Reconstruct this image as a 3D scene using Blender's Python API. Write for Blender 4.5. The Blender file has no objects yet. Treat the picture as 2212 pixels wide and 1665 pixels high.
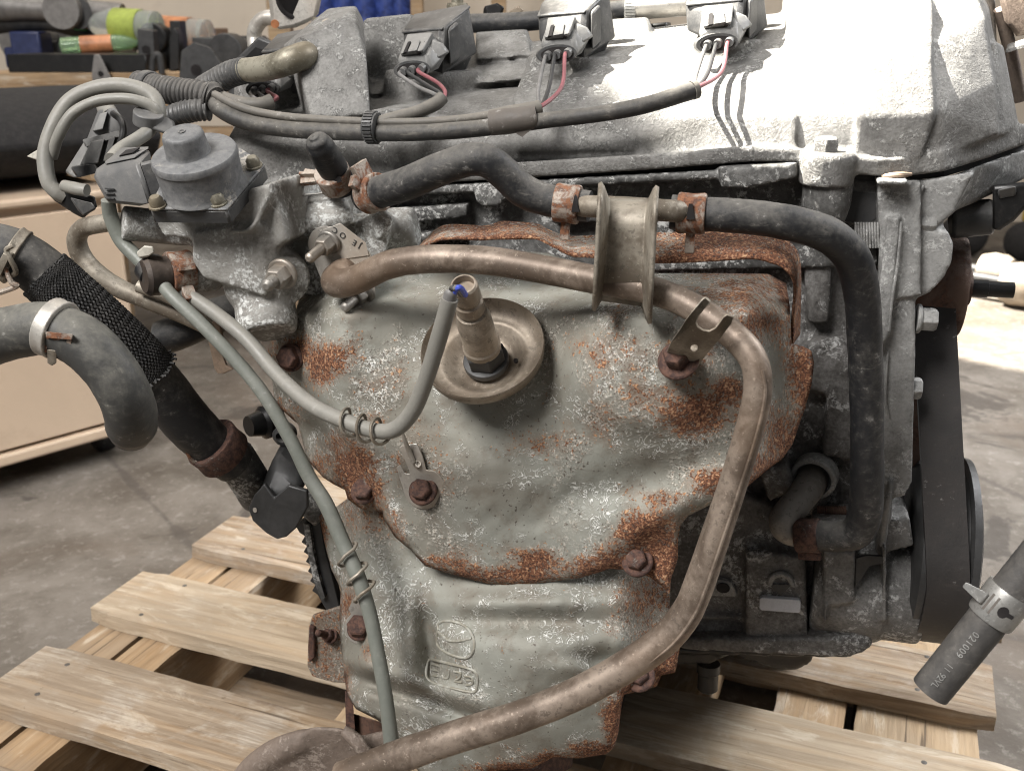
import bpy, bmesh, math, random
from mathutils import Vector, Matrix, noise as mnoise
from mathutils.geometry import delaunay_2d_cdt
random.seed(7)
SC = bpy.context.scene
COL = SC.collection

# ------------------------------------------------------------------ camera
TH = math.radians(19.6)              # the lens looks this far below level
CAMZ = 0.61
FPX, CX, CY = 2200.0, 1106.0, 832.5  # pinhole of the photograph (2212 x 1665 frame)
cam_d = bpy.data.cameras.new('camera')
cam = bpy.data.objects.new('camera', cam_d); COL.objects.link(cam)
cam.location = (0, 0, CAMZ)
cam.rotation_euler = (math.pi/2 - TH, 0, 0)
cam_d.sensor_width = 36.0
cam_d.lens = 36.0*FPX/2212.0
cam_d.clip_start = 0.01; cam_d.clip_end = 60
cam_d.dof.use_dof = True; cam_d.dof.focus_distance = 0.50; cam_d.dof.aperture_fstop = 20
SC.cycles.filter_width = 1.05
SC.camera = cam

# ------------------------------------------------------------------ light
W = bpy.data.worlds.new('World'); SC.world = W; W.use_nodes = True
bg = W.node_tree.nodes['Background']
bg.inputs[0].default_value = (0.99, 0.985, 1.0, 1); bg.inputs[1].default_value = 0.17
def aim(o, tgt):
    o.rotation_euler = (Vector(tgt)-o.location).to_track_quat('-Z', 'Y').to_euler()
def area(name, loc, tgt, size, power, col):
    l = bpy.data.lights.new(name, 'AREA'); l.shape = 'RECTANGLE'; l.size, l.size_y = size
    l.energy = power; l.color = col
    o = bpy.data.objects.new(name, l); COL.objects.link(o); o.location = loc; aim(o, tgt); return o
def spot(name, loc, tgt, deg, power, col, rad, xdir=(1, 0, 0)):
    l = bpy.data.lights.new(name, 'SPOT'); l.spot_size = math.radians(deg); l.spot_blend = 0.06
    l.use_square = True; l.energy = power; l.color = col; l.shadow_soft_size = rad
    o = bpy.data.objects.new(name, l); COL.objects.link(o); o.location = loc
    z = (Vector(loc)-Vector(tgt)).normalized(); x = Vector(xdir); x = (x - z*x.dot(z)).normalized(); y = z.cross(x)
    o.rotation_euler = Matrix((x, y, z)).transposed().to_euler(); return o
area('daylight_opening', (-1.0, -0.55, 2.0), (0.0, 0.45, 0.42), (0.9, .75), 82, (1.0, 0.97, 0.945))
area('back_wall_fill', (-0.6, 1.9, 2.6), (-0.6, 3.2, 0.5), (1.6, 0.5), 38, (1.0, 0.93, 0.84))  # added fill lamp that brightens the back wall, no real fitting
area('right_floor_fill', (2.1, 1.3, 1.9), (0.95, 1.25, 0.0), (1.1, 1.1), 34, (0.98, 0.985, 1.0)).data.spread = math.radians(75)  # added fill lamp, imitates bounced sun on the right-hand floor; no real door
SUNDIR = Vector((0.58, -0.20, -0.78)).normalized()
VS = SC.view_settings
SC.display_settings.display_device = 'sRGB'
VS.view_transform = 'Standard'; VS.look = 'None'; VS.exposure = 0.0; VS.gamma = 1.0
VS.use_curve_mapping = False

# ------------------------------------------------------------------ measuring helpers
RT = Vector((1, 0, 0)); FW = Vector((0, math.cos(TH), -math.sin(TH))); UP = Vector((0, math.sin(TH), math.cos(TH)))
CAM = Vector((0, 0, CAMZ))
PSI = math.radians(14)                                   # engine is turned this far
U = Vector((math.cos(PSI), -math.sin(PSI), 0))           # along the crankshaft
N = Vector((math.sin(PSI), math.cos(PSI), 0))            # away across the engine
Z = Vector((0, 0, 1))
def ray(x, y): return RT*((x-CX)/FPX) + UP*((CY-y)/FPX) + FW
def E(x, y, e):                                          # point on the engine-parallel plane e metres off
    r = ray(x, y); return CAM + r*(e/r.dot(N))
def G(x, y, z):                                          # point on the level plane z
    r = ray(x, y); return CAM + r*((z-CAMZ)/r.z)
def YP(x, y, Y):
    r = ray(x, y); return CAM + r*(Y/r.y)
def S(p): return (p-CAM).dot(FW)/FPX                     # metres per photo pixel at a point
def AX(p, dx, dy, ang):                                  # an axis leaning ang degrees off the line of sight
    v = (p-CAM).normalized(); d = RT*dx - UP*dy; d = (d - v*d.dot(v)).normalized()
    a = math.radians(ang); return (-v*math.cos(a) + d*math.sin(a)).normalized()
def basis(a):
    a = a.normalized(); t = Z if abs(a.z) < 0.9 else U
    x = t.cross(a).normalized(); return x, a.cross(x), a
def catmull(pts, sub):
    P = [Vector(p) for p in pts]
    if len(P) == 2: return [P[0].lerp(P[1], i/sub) for i in range(sub+1)]
    out = []
    for i in range(len(P)-1):
        p0 = P[i-1] if i else P[0]*2-P[1]; p1, p2 = P[i], P[i+1]
        p3 = P[i+2] if i+2 < len(P) else P[-1]*2-P[-2]
        for k in range(sub):
            t = k/sub
            out.append(0.5*((2*p1)+(p2-p0)*t+(2*p0-5*p1+4*p2-p3)*t*t+(3*p1-p0-3*p2+p3)*t**3))
    out.append(P[-1]); return out

# ------------------------------------------------------------------ mesh collector
class MB:
    def __init__(s): s.v = []; s.f = []
    def add(s, vs, fs):
        b = len(s.v); s.v += [Vector(v) for v in vs]; s.f += [tuple(i+b for i in f) for f in fs]; return s
    def hull(s, pts):
        bm = bmesh.new()
        for p in pts: bm.verts.new(p)
        r = bmesh.ops.convex_hull(bm, input=bm.verts)
        dead = [v for v in bm.verts if not v.link_faces]
        for v in dead: bm.verts.remove(v)
        bmesh.ops.recalc_face_normals(bm, faces=bm.faces)
        bm.verts.index_update()
        s.add([v.co.copy() for v in bm.verts], [[v.index for v in f.verts] for f in bm.faces]); bm.free(); return s
    def he(s, pts): return s.hull([E(*p) for p in pts])
    def slab(s, poly, e0, e1):                            # convex outline in photo pixels, swept straight back
        fr = [E(x, y, e0) for x, y in poly]
        return s.hull(fr + [p + N*(e1-e0) for p in fr])
    def ring(s, c, x, y, r, n): return [c + x*(r*math.cos(2*math.pi*k/n)) + y*(r*math.sin(2*math.pi*k/n)) for k in range(n)]
    def tube(s, pts, rad, n=14, sub=8, closed=True, corr=None, raw=False):
        pp = [Vector((*p, r)) for p, r in zip(pts, rad)] if not raw else None
        Q = [Vector(p) for p in pts]
        path = Q if raw else catmull(Q, sub)
        if raw: rr = list(rad)
        else:
            rr = []
            for i in range(len(Q)-1):
                for k in range(sub): t = k/sub; t = t*t*(3-2*t); rr.append(rad[i]*(1-t)+rad[i+1]*t)
            rr.append(rad[-1])
        if corr:                                          # corrugated conduit: (pitch, depth)
            L = [0]
            for a, b in zip(path, path[1:]): L.append(L[-1]+(b-a).length)
            m = max(2, int(L[-1]/corr[0]*6)); np_, nr = [], []
            j = 0
            for i in range(m+1):
                q = L[-1]*i/m
                while j < len(L)-2 and L[j+1] < q: j += 1
                t = (q-L[j])/max(1e-9, L[j+1]-L[j]); np_.append(path[j].lerp(path[j+1], t))
                nr.append((rr[j]*(1-t)+rr[j+1]*t)*(1+corr[1]*math.copysign(abs(math.sin(2*math.pi*q/corr[0]))**.6, math.sin(2*math.pi*q/corr[0]))))
            path, rr = np_, nr
        elif not raw and max(rr) > .003:
            sd_ = path[0].x*37
            rr = [r*(1+.022*mnoise.noise(Vector((sd_, i*.21, .5)))+.012*mnoise.noise(Vector((sd_, i*.7, 3.5)))) for i, r in enumerate(rr)]
        T = (path[1]-path[0]).normalized(); x, y, _ = basis(T)
        vs, fs = [], []
        for i, p in enumerate(path):
            t = ((path[min(i+1, len(path)-1)]-path[max(i-1, 0)])).normalized()
            q = T.rotation_difference(t); x = q @ x; y = q @ y; T = t
            vs += s.ring(p, x, y, rr[i], n)
        for i in range(len(path)-1):
            for k in range(n):
                a, b = i*n+k, i*n+(k+1) % n; fs.append((a, b, b+n, a+n))
        if closed: fs.append(tuple(range(n-1, -1, -1))); fs.append(tuple(len(vs)-n+k for k in range(n)))
        return s.add(vs, fs)
    def tpx(s, pts, n=14, sub=8, closed=True, corr=None): # (x, y, e, radius in photo pixels)
        P = [E(x, y, e) for x, y, e, r in pts]
        return s.tube(P, [r*S(p) for p, (x, y, e, r) in zip(P, pts)], n, sub, closed, corr)
    def lathe(s, p, ax, prof, n=28, sx=1.0, xd=None):     # profile (height, radius)
        x, y, a = basis(ax)
        if xd is not None: x = (xd - a*xd.dot(a)).normalized(); y = a.cross(x)
        vs, fs = [], []
        for h, r in prof: vs += [p + a*h + x*(r*sx*math.cos(2*math.pi*k/n)) + y*(r*math.sin(2*math.pi*k/n)) for k in range(n)]
        for i in range(len(prof)-1):
            for k in range(n):
                a_, b_ = i*n+k, i*n+(k+1) % n; fs.append((a_, b_, b_+n, a_+n))
        fs.append(tuple(range(n-1, -1, -1))); fs.append(tuple(len(vs)-n+k for k in range(n)))
        return s.add(vs, fs)
    def cyl(s, p, q, r0, r1=None, n=24):
        p, q = Vector(p), Vector(q)
        return s.lathe(p, q-p, [(0, r0), ((q-p).length, r0 if r1 is None else r1)], n)
    def ball(s, p, r, n=16):
        return s.lathe(Vector(p), Z, [(-r*math.cos(math.pi*k/10), max(1e-5, r*math.sin(math.pi*k/10))) for k in range(11)], n)
    def obox(s, c, ax, ay, az, hx, hy, hz):
        c = Vector(c); vs = [c+ax*(hx*i)+ay*(hy*j)+az*(hz*k) for i in (-1, 1) for j in (-1, 1) for k in (-1, 1)]
        return s.hull(vs)
    def plate(s, poly, e, th, push=None):                 # concave outline in photo pixels, front at e, thickness th
        fr = [E(x, y, e) for x, y in poly]; return s.plate3(fr, (push or N)*th)
    def plate3(s, fr, off):
        n = len(fr); bk = [p+off for p in fr]
        nn = Vector((0, 0, 0))
        for i in range(n): nn += fr[i].cross(fr[(i+1) % n])
        f = list(range(n))
        if nn.dot(off) > 0: f = f[::-1]
        fs = [tuple(f), tuple(i+n for i in f[::-1])]
        for i in range(n):
            a, b = f[i], f[(i+1) % n]; fs.append((b, a, a+n, b+n))
        return s.add(fr+bk, fs)
    def build(s, name, mat, parent=None, remesh=0, smooth=4, bevel=0, sharp=35, solid=0, subd=0):
        me = bpy.data.meshes.new(name)
        o0 = Vector(ORG.get(parent.name, (0, 0, 0))) if parent is not None else Vector((0, 0, 0))
        if parent is None:
            lo = [min(v[i] for v in s.v) for i in range(3)]; hi = [max(v[i] for v in s.v) for i in range(3)]
            o0 = Vector(((lo[0]+hi[0])/2, (lo[1]+hi[1])/2, lo[2]))
        me.from_pydata([v-o0 for v in s.v], [], s.f); me.update()
        ob = bpy.data.objects.new(name, me); COL.objects.link(ob)
        me.materials.append(mat)
        ob.parent = parent
        if parent is None: ob.location = o0
        ORG[ob.name] = o0
        for p in me.polygons: p.use_smooth = True
        if not remesh: me.set_sharp_from_angle(angle=math.radians(sharp))
        if remesh:
            m = ob.modifiers.new('cast', 'REMESH'); m.mode = 'VOXEL'; m.voxel_size = remesh; m.use_smooth_shade = True
            if smooth:
                q = ob.modifiers.new('fillet', 'SMOOTH'); q.factor = 0.5; q.iterations = smooth
        if bevel:
            b = ob.modifiers.new('edge', 'BEVEL'); b.width = bevel; b.segments = 2; b.limit_method = 'ANGLE'; b.angle_limit = math.radians(40)
            b.use_clamp_overlap = True
        if solid:
            q = ob.modifiers.new('gauge', 'SOLIDIFY'); q.thickness = solid; q.offset = -1
        if subd:
            q = ob.modifiers.new('round', 'SUBSURF'); q.levels = q.render_levels = subd
        return ob
ORG = {}
def thing(name, label, cat, loc=(0, 0, 0), group=None):
    o = bpy.data.objects.new(name, None); COL.objects.link(o); o.empty_display_size = 0.02
    o.location = loc; ORG[o.name] = Vector(loc); tag(o, label, cat, group); return o
def tag(o, label, cat, group=None):
    o['label'] = label; o['category'] = cat
    if group: o['group'] = group
    return o
def struct(o): o['kind'] = 'structure'; return o
def hexbolt(p, ax, r, h, name, mat, parent, flange=1.5, stud=0, fh=.25):
    m = MB(); x, y, a = basis(ax)
    m.lathe(p, a, [(0, r*flange), (r*fh, r*flange), (r*fh*1.6, r*flange*.9)], 28)
    m.lathe(p + a*(r*fh*1.3), a, [(0, r*1.03), (h*.82, r*1.03), (h, r*.86), (h*.98, r*.55)], 6)
    if stud:
        m.lathe(p + a*(h*.5), a, [(i*r*.11, r*(.56 if i % 2 else .49)) for i in range(int(stud/(r*.11)))] + [(stud+r*.1, r*.3)], 16)
    return m.build(name, mat, parent, bevel=r*.06)
def sheet(poly, efun, step, name, mat, parent, solid=.0011, rust=None):
    out = []
    for i, a in enumerate(poly):
        b = poly[(i+1) % len(poly)]; L = math.hypot(b[0]-a[0], b[1]-a[1]); k = max(1, int(L/step))
        out += [(a[0]+(b[0]-a[0])*t/k, a[1]+(b[1]-a[1])*t/k) for t in range(k)]
    n = len(out)
    def inside(x, y):
        c = False; j = n-1
        for i in range(n):
            xi, yi = out[i]; xj, yj = out[j]
            if (yi > y) != (yj > y) and x < (xj-xi)*(y-yi)/(yj-yi)+xi: c = not c
            j = i
        return c
    def dist(x, y): return min((x-a)**2+(y-b)**2 for a, b in out)**.5
    xs = [p[0] for p in out]; ys = [p[1] for p in out]
    pts = [Vector(p) for p in out]; D = [0.0]*n
    y = min(ys)+step*.5; row = 0
    while y < max(ys):
        x = min(xs)+step*(.5 if row % 2 else 0)
        while x < max(xs):
            if inside(x, y):
                d = dist(x, y)
                if d > step*.55: pts.append(Vector((x, y))); D.append(d)
            x += step
        y += step*.87; row += 1
    vv, ee, ff, ov, _, _ = delaunay_2d_cdt(pts, [(i, (i+1) % n) for i in range(n)], [], 1, 1e-4)
    m = MB(); P = []
    for v, o in zip(vv, ov): P.append(E(v.x, v.y, efun(v.x, v.y, D[o[0]] if o else 0)))
    fs = [list(f) for f in ff]
    a, b, c = (P[i] for i in fs[0][:3])
    if (b-a).cross(c-a).dot(a-CAM) > 0: fs = [f[::-1] for f in fs]
    m.add(P, fs); ob = m.build(name, mat, parent, solid=solid, sharp=180)
    if rust:
        at = ob.data.attributes.new('rust', 'FLOAT', 'POINT')
        at.data.foreach_set('value', [rust(v.x, v.y, D[o[0]] if o else 0) for v, o in zip(vv, ov)])
    return ob
def gs(x, y, cx, cy, sx, sy, rot=0):
    dx, dy = x-cx, y-cy
    if rot:
        c, s_ = math.cos(math.radians(rot)), math.sin(math.radians(rot)); dx, dy = dx*c+dy*s_, -dx*s_+dy*c
    return math.exp(-(dx/sx)**2-(dy/sy)**2)
def smooth01(t): t = max(0, min(1, t)); return t*t*(3-2*t)
def text_mesh(name, body, origin, xdir, ydir, size, mat, parent, ext=.0002, sp=1.0, wrap=None):
    cu = bpy.data.curves.new(name, 'FONT'); cu.body = body; cu.size = size; cu.extrude = ext; cu.space_character = sp
    ob = bpy.data.objects.new(name, cu); COL.objects.link(ob)
    me = bpy.data.meshes.new_from_object(ob); COL.objects.unlink(ob); bpy.data.objects.remove(ob)
    xd = xdir.normalized(); yd = (ydir - xd*ydir.dot(xd)).normalized(); zd = xd.cross(yd)
    o0 = ORG[parent.name]
    for v in me.vertices:
        c = v.co; p = origin + xd*c.x + yd*c.y + zd*c.z
        if wrap: p = wrap(p, c.z)
        v.co = p - o0
    me.materials.clear(); me.materials.append(mat); me.name = name
    o = bpy.data.objects.new(name, me); COL.objects.link(o); o.parent = parent; ORG[o.name] = o0; return o
# ------------------------------------------------------------------ materials
class NT:
    def __init__(s, name):
        s.m = bpy.data.materials.new(name); s.m.use_nodes = True; s.t = s.m.node_tree; s.n = s.t.nodes
        s.b = s.n['Principled BSDF']; s.co = s.n.new('ShaderNodeTexCoord').outputs['Object']
    def link(s, a, b): s.t.links.new(a, b)
    def put(s, sock, v):
        if hasattr(v, 'is_linked'): s.link(v, sock)
        elif isinstance(v, (tuple, list)): sock.default_value = (*v, 1) if len(v) == 3 and len(sock.default_value) == 4 else v
        else: sock.default_value = v
    def map(s, sc, rot=(0, 0, 0)):
        k = s.n.new('ShaderNodeMapping'); k.inputs['Scale'].default_value = sc; k.inputs['Rotation'].default_value = rot; s.link(s.co, k.inputs[0]); return k.outputs[0]
    def noise(s, sc, det=5, ro=.6, dis=0, co=None, w=None):
        k = s.n.new('ShaderNodeTexNoise'); k.inputs['Scale'].default_value = sc; k.inputs['Detail'].default_value = det
        k.inputs['Roughness'].default_value = ro; k.inputs['Distortion'].default_value = dis
        if w is not None: k.noise_dimensions = '4D'; s.put(k.inputs['W'], w)
        s.link(co or s.co, k.inputs['Vector']); return k.outputs[0]
    def voro(s, sc, feat='F1', out=0, co=None, rnd=1):
        k = s.n.new('ShaderNodeTexVoronoi'); k.feature = feat; k.inputs['Scale'].default_value = sc; k.inputs['Randomness'].default_value = rnd
        s.link(co or s.co, k.inputs['Vector']); return k.outputs[out]
    def attr(s, name):
        k = s.n.new('ShaderNodeAttribute'); k.attribute_name = name; return k.outputs['Fac']
    def rand(s): return s.n.new('ShaderNodeObjectInfo').outputs['Random']
    def m_(s, op, a, b=0.0, c=0.0):
        k = s.n.new('ShaderNodeMath'); k.operation = op
        for i, v in enumerate((a, b, c)): s.put(k.inputs[i], v)
        return k.outputs[0]
    def step(s, v, lo, hi):
        k = s.n.new('ShaderNodeMapRange'); k.interpolation_type = 'SMOOTHSTEP'
        s.put(k.inputs[0], v); s.put(k.inputs[1], lo); s.put(k.inputs[2], hi); return k.outputs[0]
    def mix(s, f, a, b):
        k = s.n.new('ShaderNodeMix'); k.data_type = 'RGBA'
        s.put(k.inputs[0], f); s.put(k.inputs[6], a); s.put(k.inputs[7], b); return k.outputs[2]
    def ramp(s, f, stops):
        k = s.n.new('ShaderNodeValToRGB'); r = k.color_ramp
        while len(r.elements) < len(stops): r.elements.new(.5)
        for e, (p, c) in zip(r.elements, stops): e.position = p; e.color = (*c, 1)
        s.put(k.inputs[0], f); return k.outputs[0]
    def bump(s, h, st=.3, d=.001, nrm=None):
        k = s.n.new('ShaderNodeBump'); k.inputs['Strength'].default_value = st; k.inputs['Distance'].default_value = d
        s.put(k.inputs['Height'], h)
        if nrm: s.link(nrm, k.inputs['Normal'])
        return k.outputs[0]
    def up(s):                                            # how far a surface faces up (where dust settles)
        g = s.n.new('ShaderNodeNewGeometry'); k = s.n.new('ShaderNodeSeparateXYZ'); s.link(g.outputs['Normal'], k.inputs[0]); return k.outputs[2]
    def fin(s, col, ro=.6, me=0.0, bump=None, **kw):
        s.put(s.b.inputs['Base Color'], col); s.put(s.b.inputs['Roughness'], ro); s.put(s.b.inputs['Metallic'], me)
        if bump: s.link(bump, s.b.inputs['Normal'])
        for k, v in kw.items(): s.put(s.b.inputs[k.replace('_', ' ')], v)
        return s.m
def alum(name, dark, base, light, white=.5, wcol=(.66, .66, .64), me=.25, sc=1.0, dirt=.5, bst=.5):
    t = NT(name)
    n1 = t.noise(26*sc, 8, .68, .4); n2 = t.noise(120*sc, 7, .72); n3 = t.noise(460*sc, 4, .7); n0 = t.noise(9*sc, 4, .55)
    v = t.m_('ADD', t.m_('MULTIPLY', n1, .42), t.m_('ADD', t.m_('MULTIPLY', n2, .28), t.m_('MULTIPLY', n3, .30)))
    col = t.ramp(v, [(.36+.06*(dirt-.5), dark), (.5, base), (.64, light)])
    col = t.mix(t.m_('MULTIPLY', t.step(n0, .5, .68), .45), col, tuple(c*.55 for c in base))
    pm = t.step(t.m_('ADD', t.noise(44*sc, 6, .7, .8), t.m_('MULTIPLY', n0, .35)), .70-.1*white, .80-.1*white)
    wm = t.m_('MULTIPLY', pm, t.step(t.noise(330*sc, 5, .78), .46, .56))
    col = t.mix(t.m_('MULTIPLY', wm, .85), col, wcol)
    h = t.m_('ADD', t.m_('MULTIPLY', n3, .5), t.m_('ADD', t.m_('MULTIPLY', n2, .8), t.m_('MULTIPLY', wm, .5)))
    return t.fin(col, t.m_('ADD', .5, t.m_('MULTIPLY', n2, .3)), t.m_('MULTIPLY', t.m_('SUBTRACT', 1.0, wm), me), t.bump(h, bst, .0012))
def rubber(name, col, dust=(.22, .20, .17), amt=.35, ro=.62, sc=1.0):
    t = NT(name)
    n1 = t.noise(30*sc, 7, .7, .5); n2 = t.noise(190*sc, 5, .7); n3 = t.noise(600, 3, .6)
    d = t.step(t.m_('ADD', t.m_('MULTIPLY', n1, .6), t.m_('ADD', t.m_('MULTIPLY', n2, .4), t.m_('MULTIPLY', t.up(), .15))), .42, .80)
    c = t.mix(t.m_('MULTIPLY', d, amt), col, dust)
    scu = t.noise(1.0, 5, .7, .4, t.map((90, 330, 330), (.3, .5, .2)))
    c = t.mix(t.m_('MULTIPLY', t.m_('MULTIPLY', t.step(scu, .55, .68), t.step(n1, .42, .6)), .5*amt+.05), c, dust)
    sp = t.m_('MULTIPLY', t.step(n2, .60, .68), t.step(n1, .48, .6))
    c = t.mix(t.m_('MULTIPLY', sp, .4*amt+.1), c, (.45, .44, .42))
    return t.fin(c, t.m_('ADD', ro-.1, t.m_('MULTIPLY', d, .3)), 0, t.bump(t.m_('ADD', n3, n2), .22, .0006), Specular_IOR_Level=.4)
def plain(name, col, ro=.5, me=0.0, var=.25, sc=60, bst=.15, dirt=(.05, .045, .04), damt=.3):
    t = NT(name); n = t.noise(sc, 6, .65, .3); n2 = t.noise(sc*6, 4, .7)
    c = t.mix(t.step(n, .3, .72), tuple(x*(1-var) for x in col), tuple(min(1, x*(1+var)) for x in col))
    c = t.mix(t.m_('MULTIPLY', t.step(t.m_('ADD', t.m_('MULTIPLY', n, .5), t.m_('MULTIPLY', n2, .5)), .5, .66), damt), c, dirt)
    return t.fin(c, t.m_('ADD', ro-.08, t.m_('MULTIPLY', n2, .2)), me, t.bump(n2, bst, .0005))
def rusty(name, keep=(.30, .27, .23), amt=.6, a=(.30, .115, .045), b=(.075, .028, .018), me=.3):
    t = NT(name); n = t.noise(75, 6, .7, .6); n2 = t.noise(330, 5, .75); n3 = t.noise(900, 3, .7)
    r = t.mix(t.step(n2, .38, .62), b, a)
    k = t.step(t.m_('ADD', t.m_('MULTIPLY', n, .7), t.m_('MULTIPLY', n2, .3)), .62-.3*amt, .74-.3*amt)
    c = t.mix(k, keep, r)
    return t.fin(c, t.m_('ADD', .5, t.m_('MULTIPLY', k, .35)), t.m_('MULTIPLY', t.m_('SUBTRACT', 1.0, k), me), t.bump(t.m_('ADD', n2, n3), .5, .0008))
def steel(name, a, b, ro=.4, me=.7, stretch=None):
    t = NT(name); n = t.noise(38, 6, .6, .6); n2 = t.noise(260, 5, .7); n3 = t.noise(14, 3, .5)
    c = t.mix(t.step(t.m_('ADD', t.m_('MULTIPLY', n, .7), t.m_('MULTIPLY', n2, .3)), .40, .60), a, b)
    c = t.mix(t.m_('MULTIPLY', t.step(n2, .54, .64), .55), c, tuple(x*.4 for x in a))
    c = t.mix(t.m_('MULTIPLY', t.step(t.noise(520, 4, .7), .60, .66), .5), c, tuple(min(1, x*1.5) for x in b))
    c = t.mix(t.m_('MULTIPLY', t.step(n3, .5, .66), .4), c, (b[0]*.95, b[1]*.80, b[2]*.66))
    return t.fin(c, t.m_('ADD', ro-.08, t.m_('MULTIPLY', n2, .25)), me, t.bump(n2, .18, .0005))
def shield_mat(name):
    t = NT(name); R = t.attr('rust')
    big = t.noise(16, 4, .55, .3); mid = t.noise(70, 6, .72, .3); fine = t.noise(430, 5, .75); fine2 = t.noise(950, 3, .7); w_n = t.noise(210, 2.5, .6, 1.4)
    base = t.mix(t.step(big, .36, .64), (.200, .190, .158), (.268, .272, .238))
    base = t.mix(t.m_('MULTIPLY', t.step(mid, .46, .66), .55), base, (.155, .130, .100))
    base = t.mix(t.m_('MULTIPLY', t.step(t.noise(420, 3, .6), .64, .69), .8), base, (.06, .045, .034))
    # cream mottled crust and white wormy bloom, thickest around the rust
    zone = t.step(t.m_('ADD', t.noise(27, 6, .72, .5), t.m_('MULTIPLY', R, .42)), .52, .70)
    mott = t.step(t.m_('ADD', t.m_('MULTIPLY', fine, .65), t.m_('MULTIPLY', fine2, .35)), .47, .56)
    worm = t.m_('SUBTRACT', 1.0, t.step(t.m_('ABSOLUTE', t.m_('SUBTRACT', w_n, .5)), .010, .042))
    crust = t.m_('MULTIPLY', zone, mott)
    col = t.mix(t.m_('MULTIPLY', crust, .85), base, t.mix(t.step(fine2, .42, .6), (.38, .335, .27), (.66, .625, .56)))
    wz = t.m_('MULTIPLY', worm, t.step(t.noise(34, 5, .7, .6), .50, .60))
    col = t.mix(t.m_('MULTIPLY', wz, .80), col, (.80, .80, .76))
    pit = t.m_('MULTIPLY', t.step(t.m_('ADD', zone, t.m_('MULTIPLY', R, .5)), .3, .8), t.step(t.noise(560, 3, .65), .59, .65))
    col = t.mix(t.m_('MULTIPLY', pit, .8), col, (.075, .048, .032))
    crust = t.m_('MAXIMUM', crust, wz)
    rs = t.m_('ADD', t.m_('MULTIPLY', R, 1.18), t.m_('MULTIPLY', t.m_('SUBTRACT', mid, .5), 1.25))
    rm = t.step(t.m_('ADD', rs, t.m_('MULTIPLY', t.m_('SUBTRACT', fine, .5), 2.9)), .54, .62)
    halo = t.step(t.m_('ADD', R, t.m_('MULTIPLY', t.m_('SUBTRACT', mid, .5), .9)), .14, .50)
    col = t.mix(t.m_('MULTIPLY', halo, .42), col, t.mix(t.step(fine, .43, .58), (.20, .105, .058), (.56, .47, .37)))
    rc = t.ramp(t.m_('ADD', t.m_('MULTIPLY', fine, .5), t.m_('MULTIPLY', fine2, .5)), [(.41, (.034, .014, .010)), (.47, (.110, .038, .017)), (.53, (.260, .095, .040)), (.62, (.50, .31, .17))])
    col = t.mix(t.m_('MULTIPLY', rm, .94), col, rc)
    h = t.m_('ADD', t.m_('MULTIPLY', crust, .8), t.m_('ADD', t.m_('MULTIPLY', t.m_('MULTIPLY', rm, fine2), 1.3), t.m_('MULTIPLY', fine, .4)))
    ro = t.m_('ADD', .66, t.m_('MULTIPLY', t.m_('MAXIMUM', crust, rm), .3))
    return t.fin(col, ro, t.m_('MULTIPLY', t.m_('SUBTRACT', 1.0, t.m_('MAXIMUM', crust, rm)), .10), t.bump(h, .7, .0009))
def wood_mat(name, new=False):
    t = NT(name); r = t.rand(); w = t.m_('MULTIPLY', r, 40.0)
    g = t.noise(1.0, 7, .62, 1.2, t.map((5, 95, 95)), w); g2 = t.noise(1.0, 5, .7, .3, t.map((22, 420, 420)), w); big = t.noise(9, 4, .6, 0, None, w)
    ring = t.m_('SINE', t.m_('MULTIPLY', t.noise(1.0, 2, .5, 0, t.map((2.2, 26, 26)), w), 46.0))
    a, b = ((.28, .183, .098), (.42, .295, .175)) if new else ((.195, .138, .088), (.41, .325, .235))
    c = t.mix(t.step(g, .33, .66), a, b)
    c = t.mix(t.m_('MULTIPLY', t.step(ring, .2, .95), .30), c, (.36, .225, .11))
    c = t.mix(t.m_('MULTIPLY', t.step(g2, .53, .66), .55), c, (.22, .155, .095))
    gy = t.m_('MULTIPLY', t.step(t.noise(14, 6, .7, .5, None, w), .48, .64), .0 if new else .55)
    c = t.mix(gy, c, t.mix(t.step(g2, .42, .6), (.30, .26, .215), (.60, .55, .48)))
    c = t.mix(t.m_('MULTIPLY', t.step(big, .46, .64), .5), c, (.26, .205, .15))
    c = t.mix(t.m_('MULTIPLY', t.step(t.noise(1.0, 6, .7, .8, t.map((14, 60, 60)), w), .52, .66), .5), c, (.62, .55, .45))
    c = t.mix(t.m_('MULTIPLY', t.m_('SUBTRACT', r, .5), .35), c, (.72, .60, .42))
    kn = t.voro(1.0, 'F1', 0, t.map((5, 17, 17)), 1.0)
    c = t.mix(t.m_('MULTIPLY', t.m_('SUBTRACT', 1.0, t.step(kn, .06, .17)), .75), c, (.13, .075, .038))
    crk = t.noise(1.0, 3, .5, .2, t.map((3.5, 160, 160)), w)
    c = t.mix(t.m_('MULTIPLY', t.step(crk, .66, .69), .8), c, (.085, .058, .036))
    sp = t.step(t.noise(150, 4, .75, 0, None, w), .64, .70)
    c = t.mix(t.m_('MULTIPLY', sp, .6), c, (.14, .10, .06))
    h = t.m_('ADD', g, t.m_('MULTIPLY', g2, .7))
    return t.fin(c, .78, 0, t.bump(h, .75, .0016))
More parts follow.
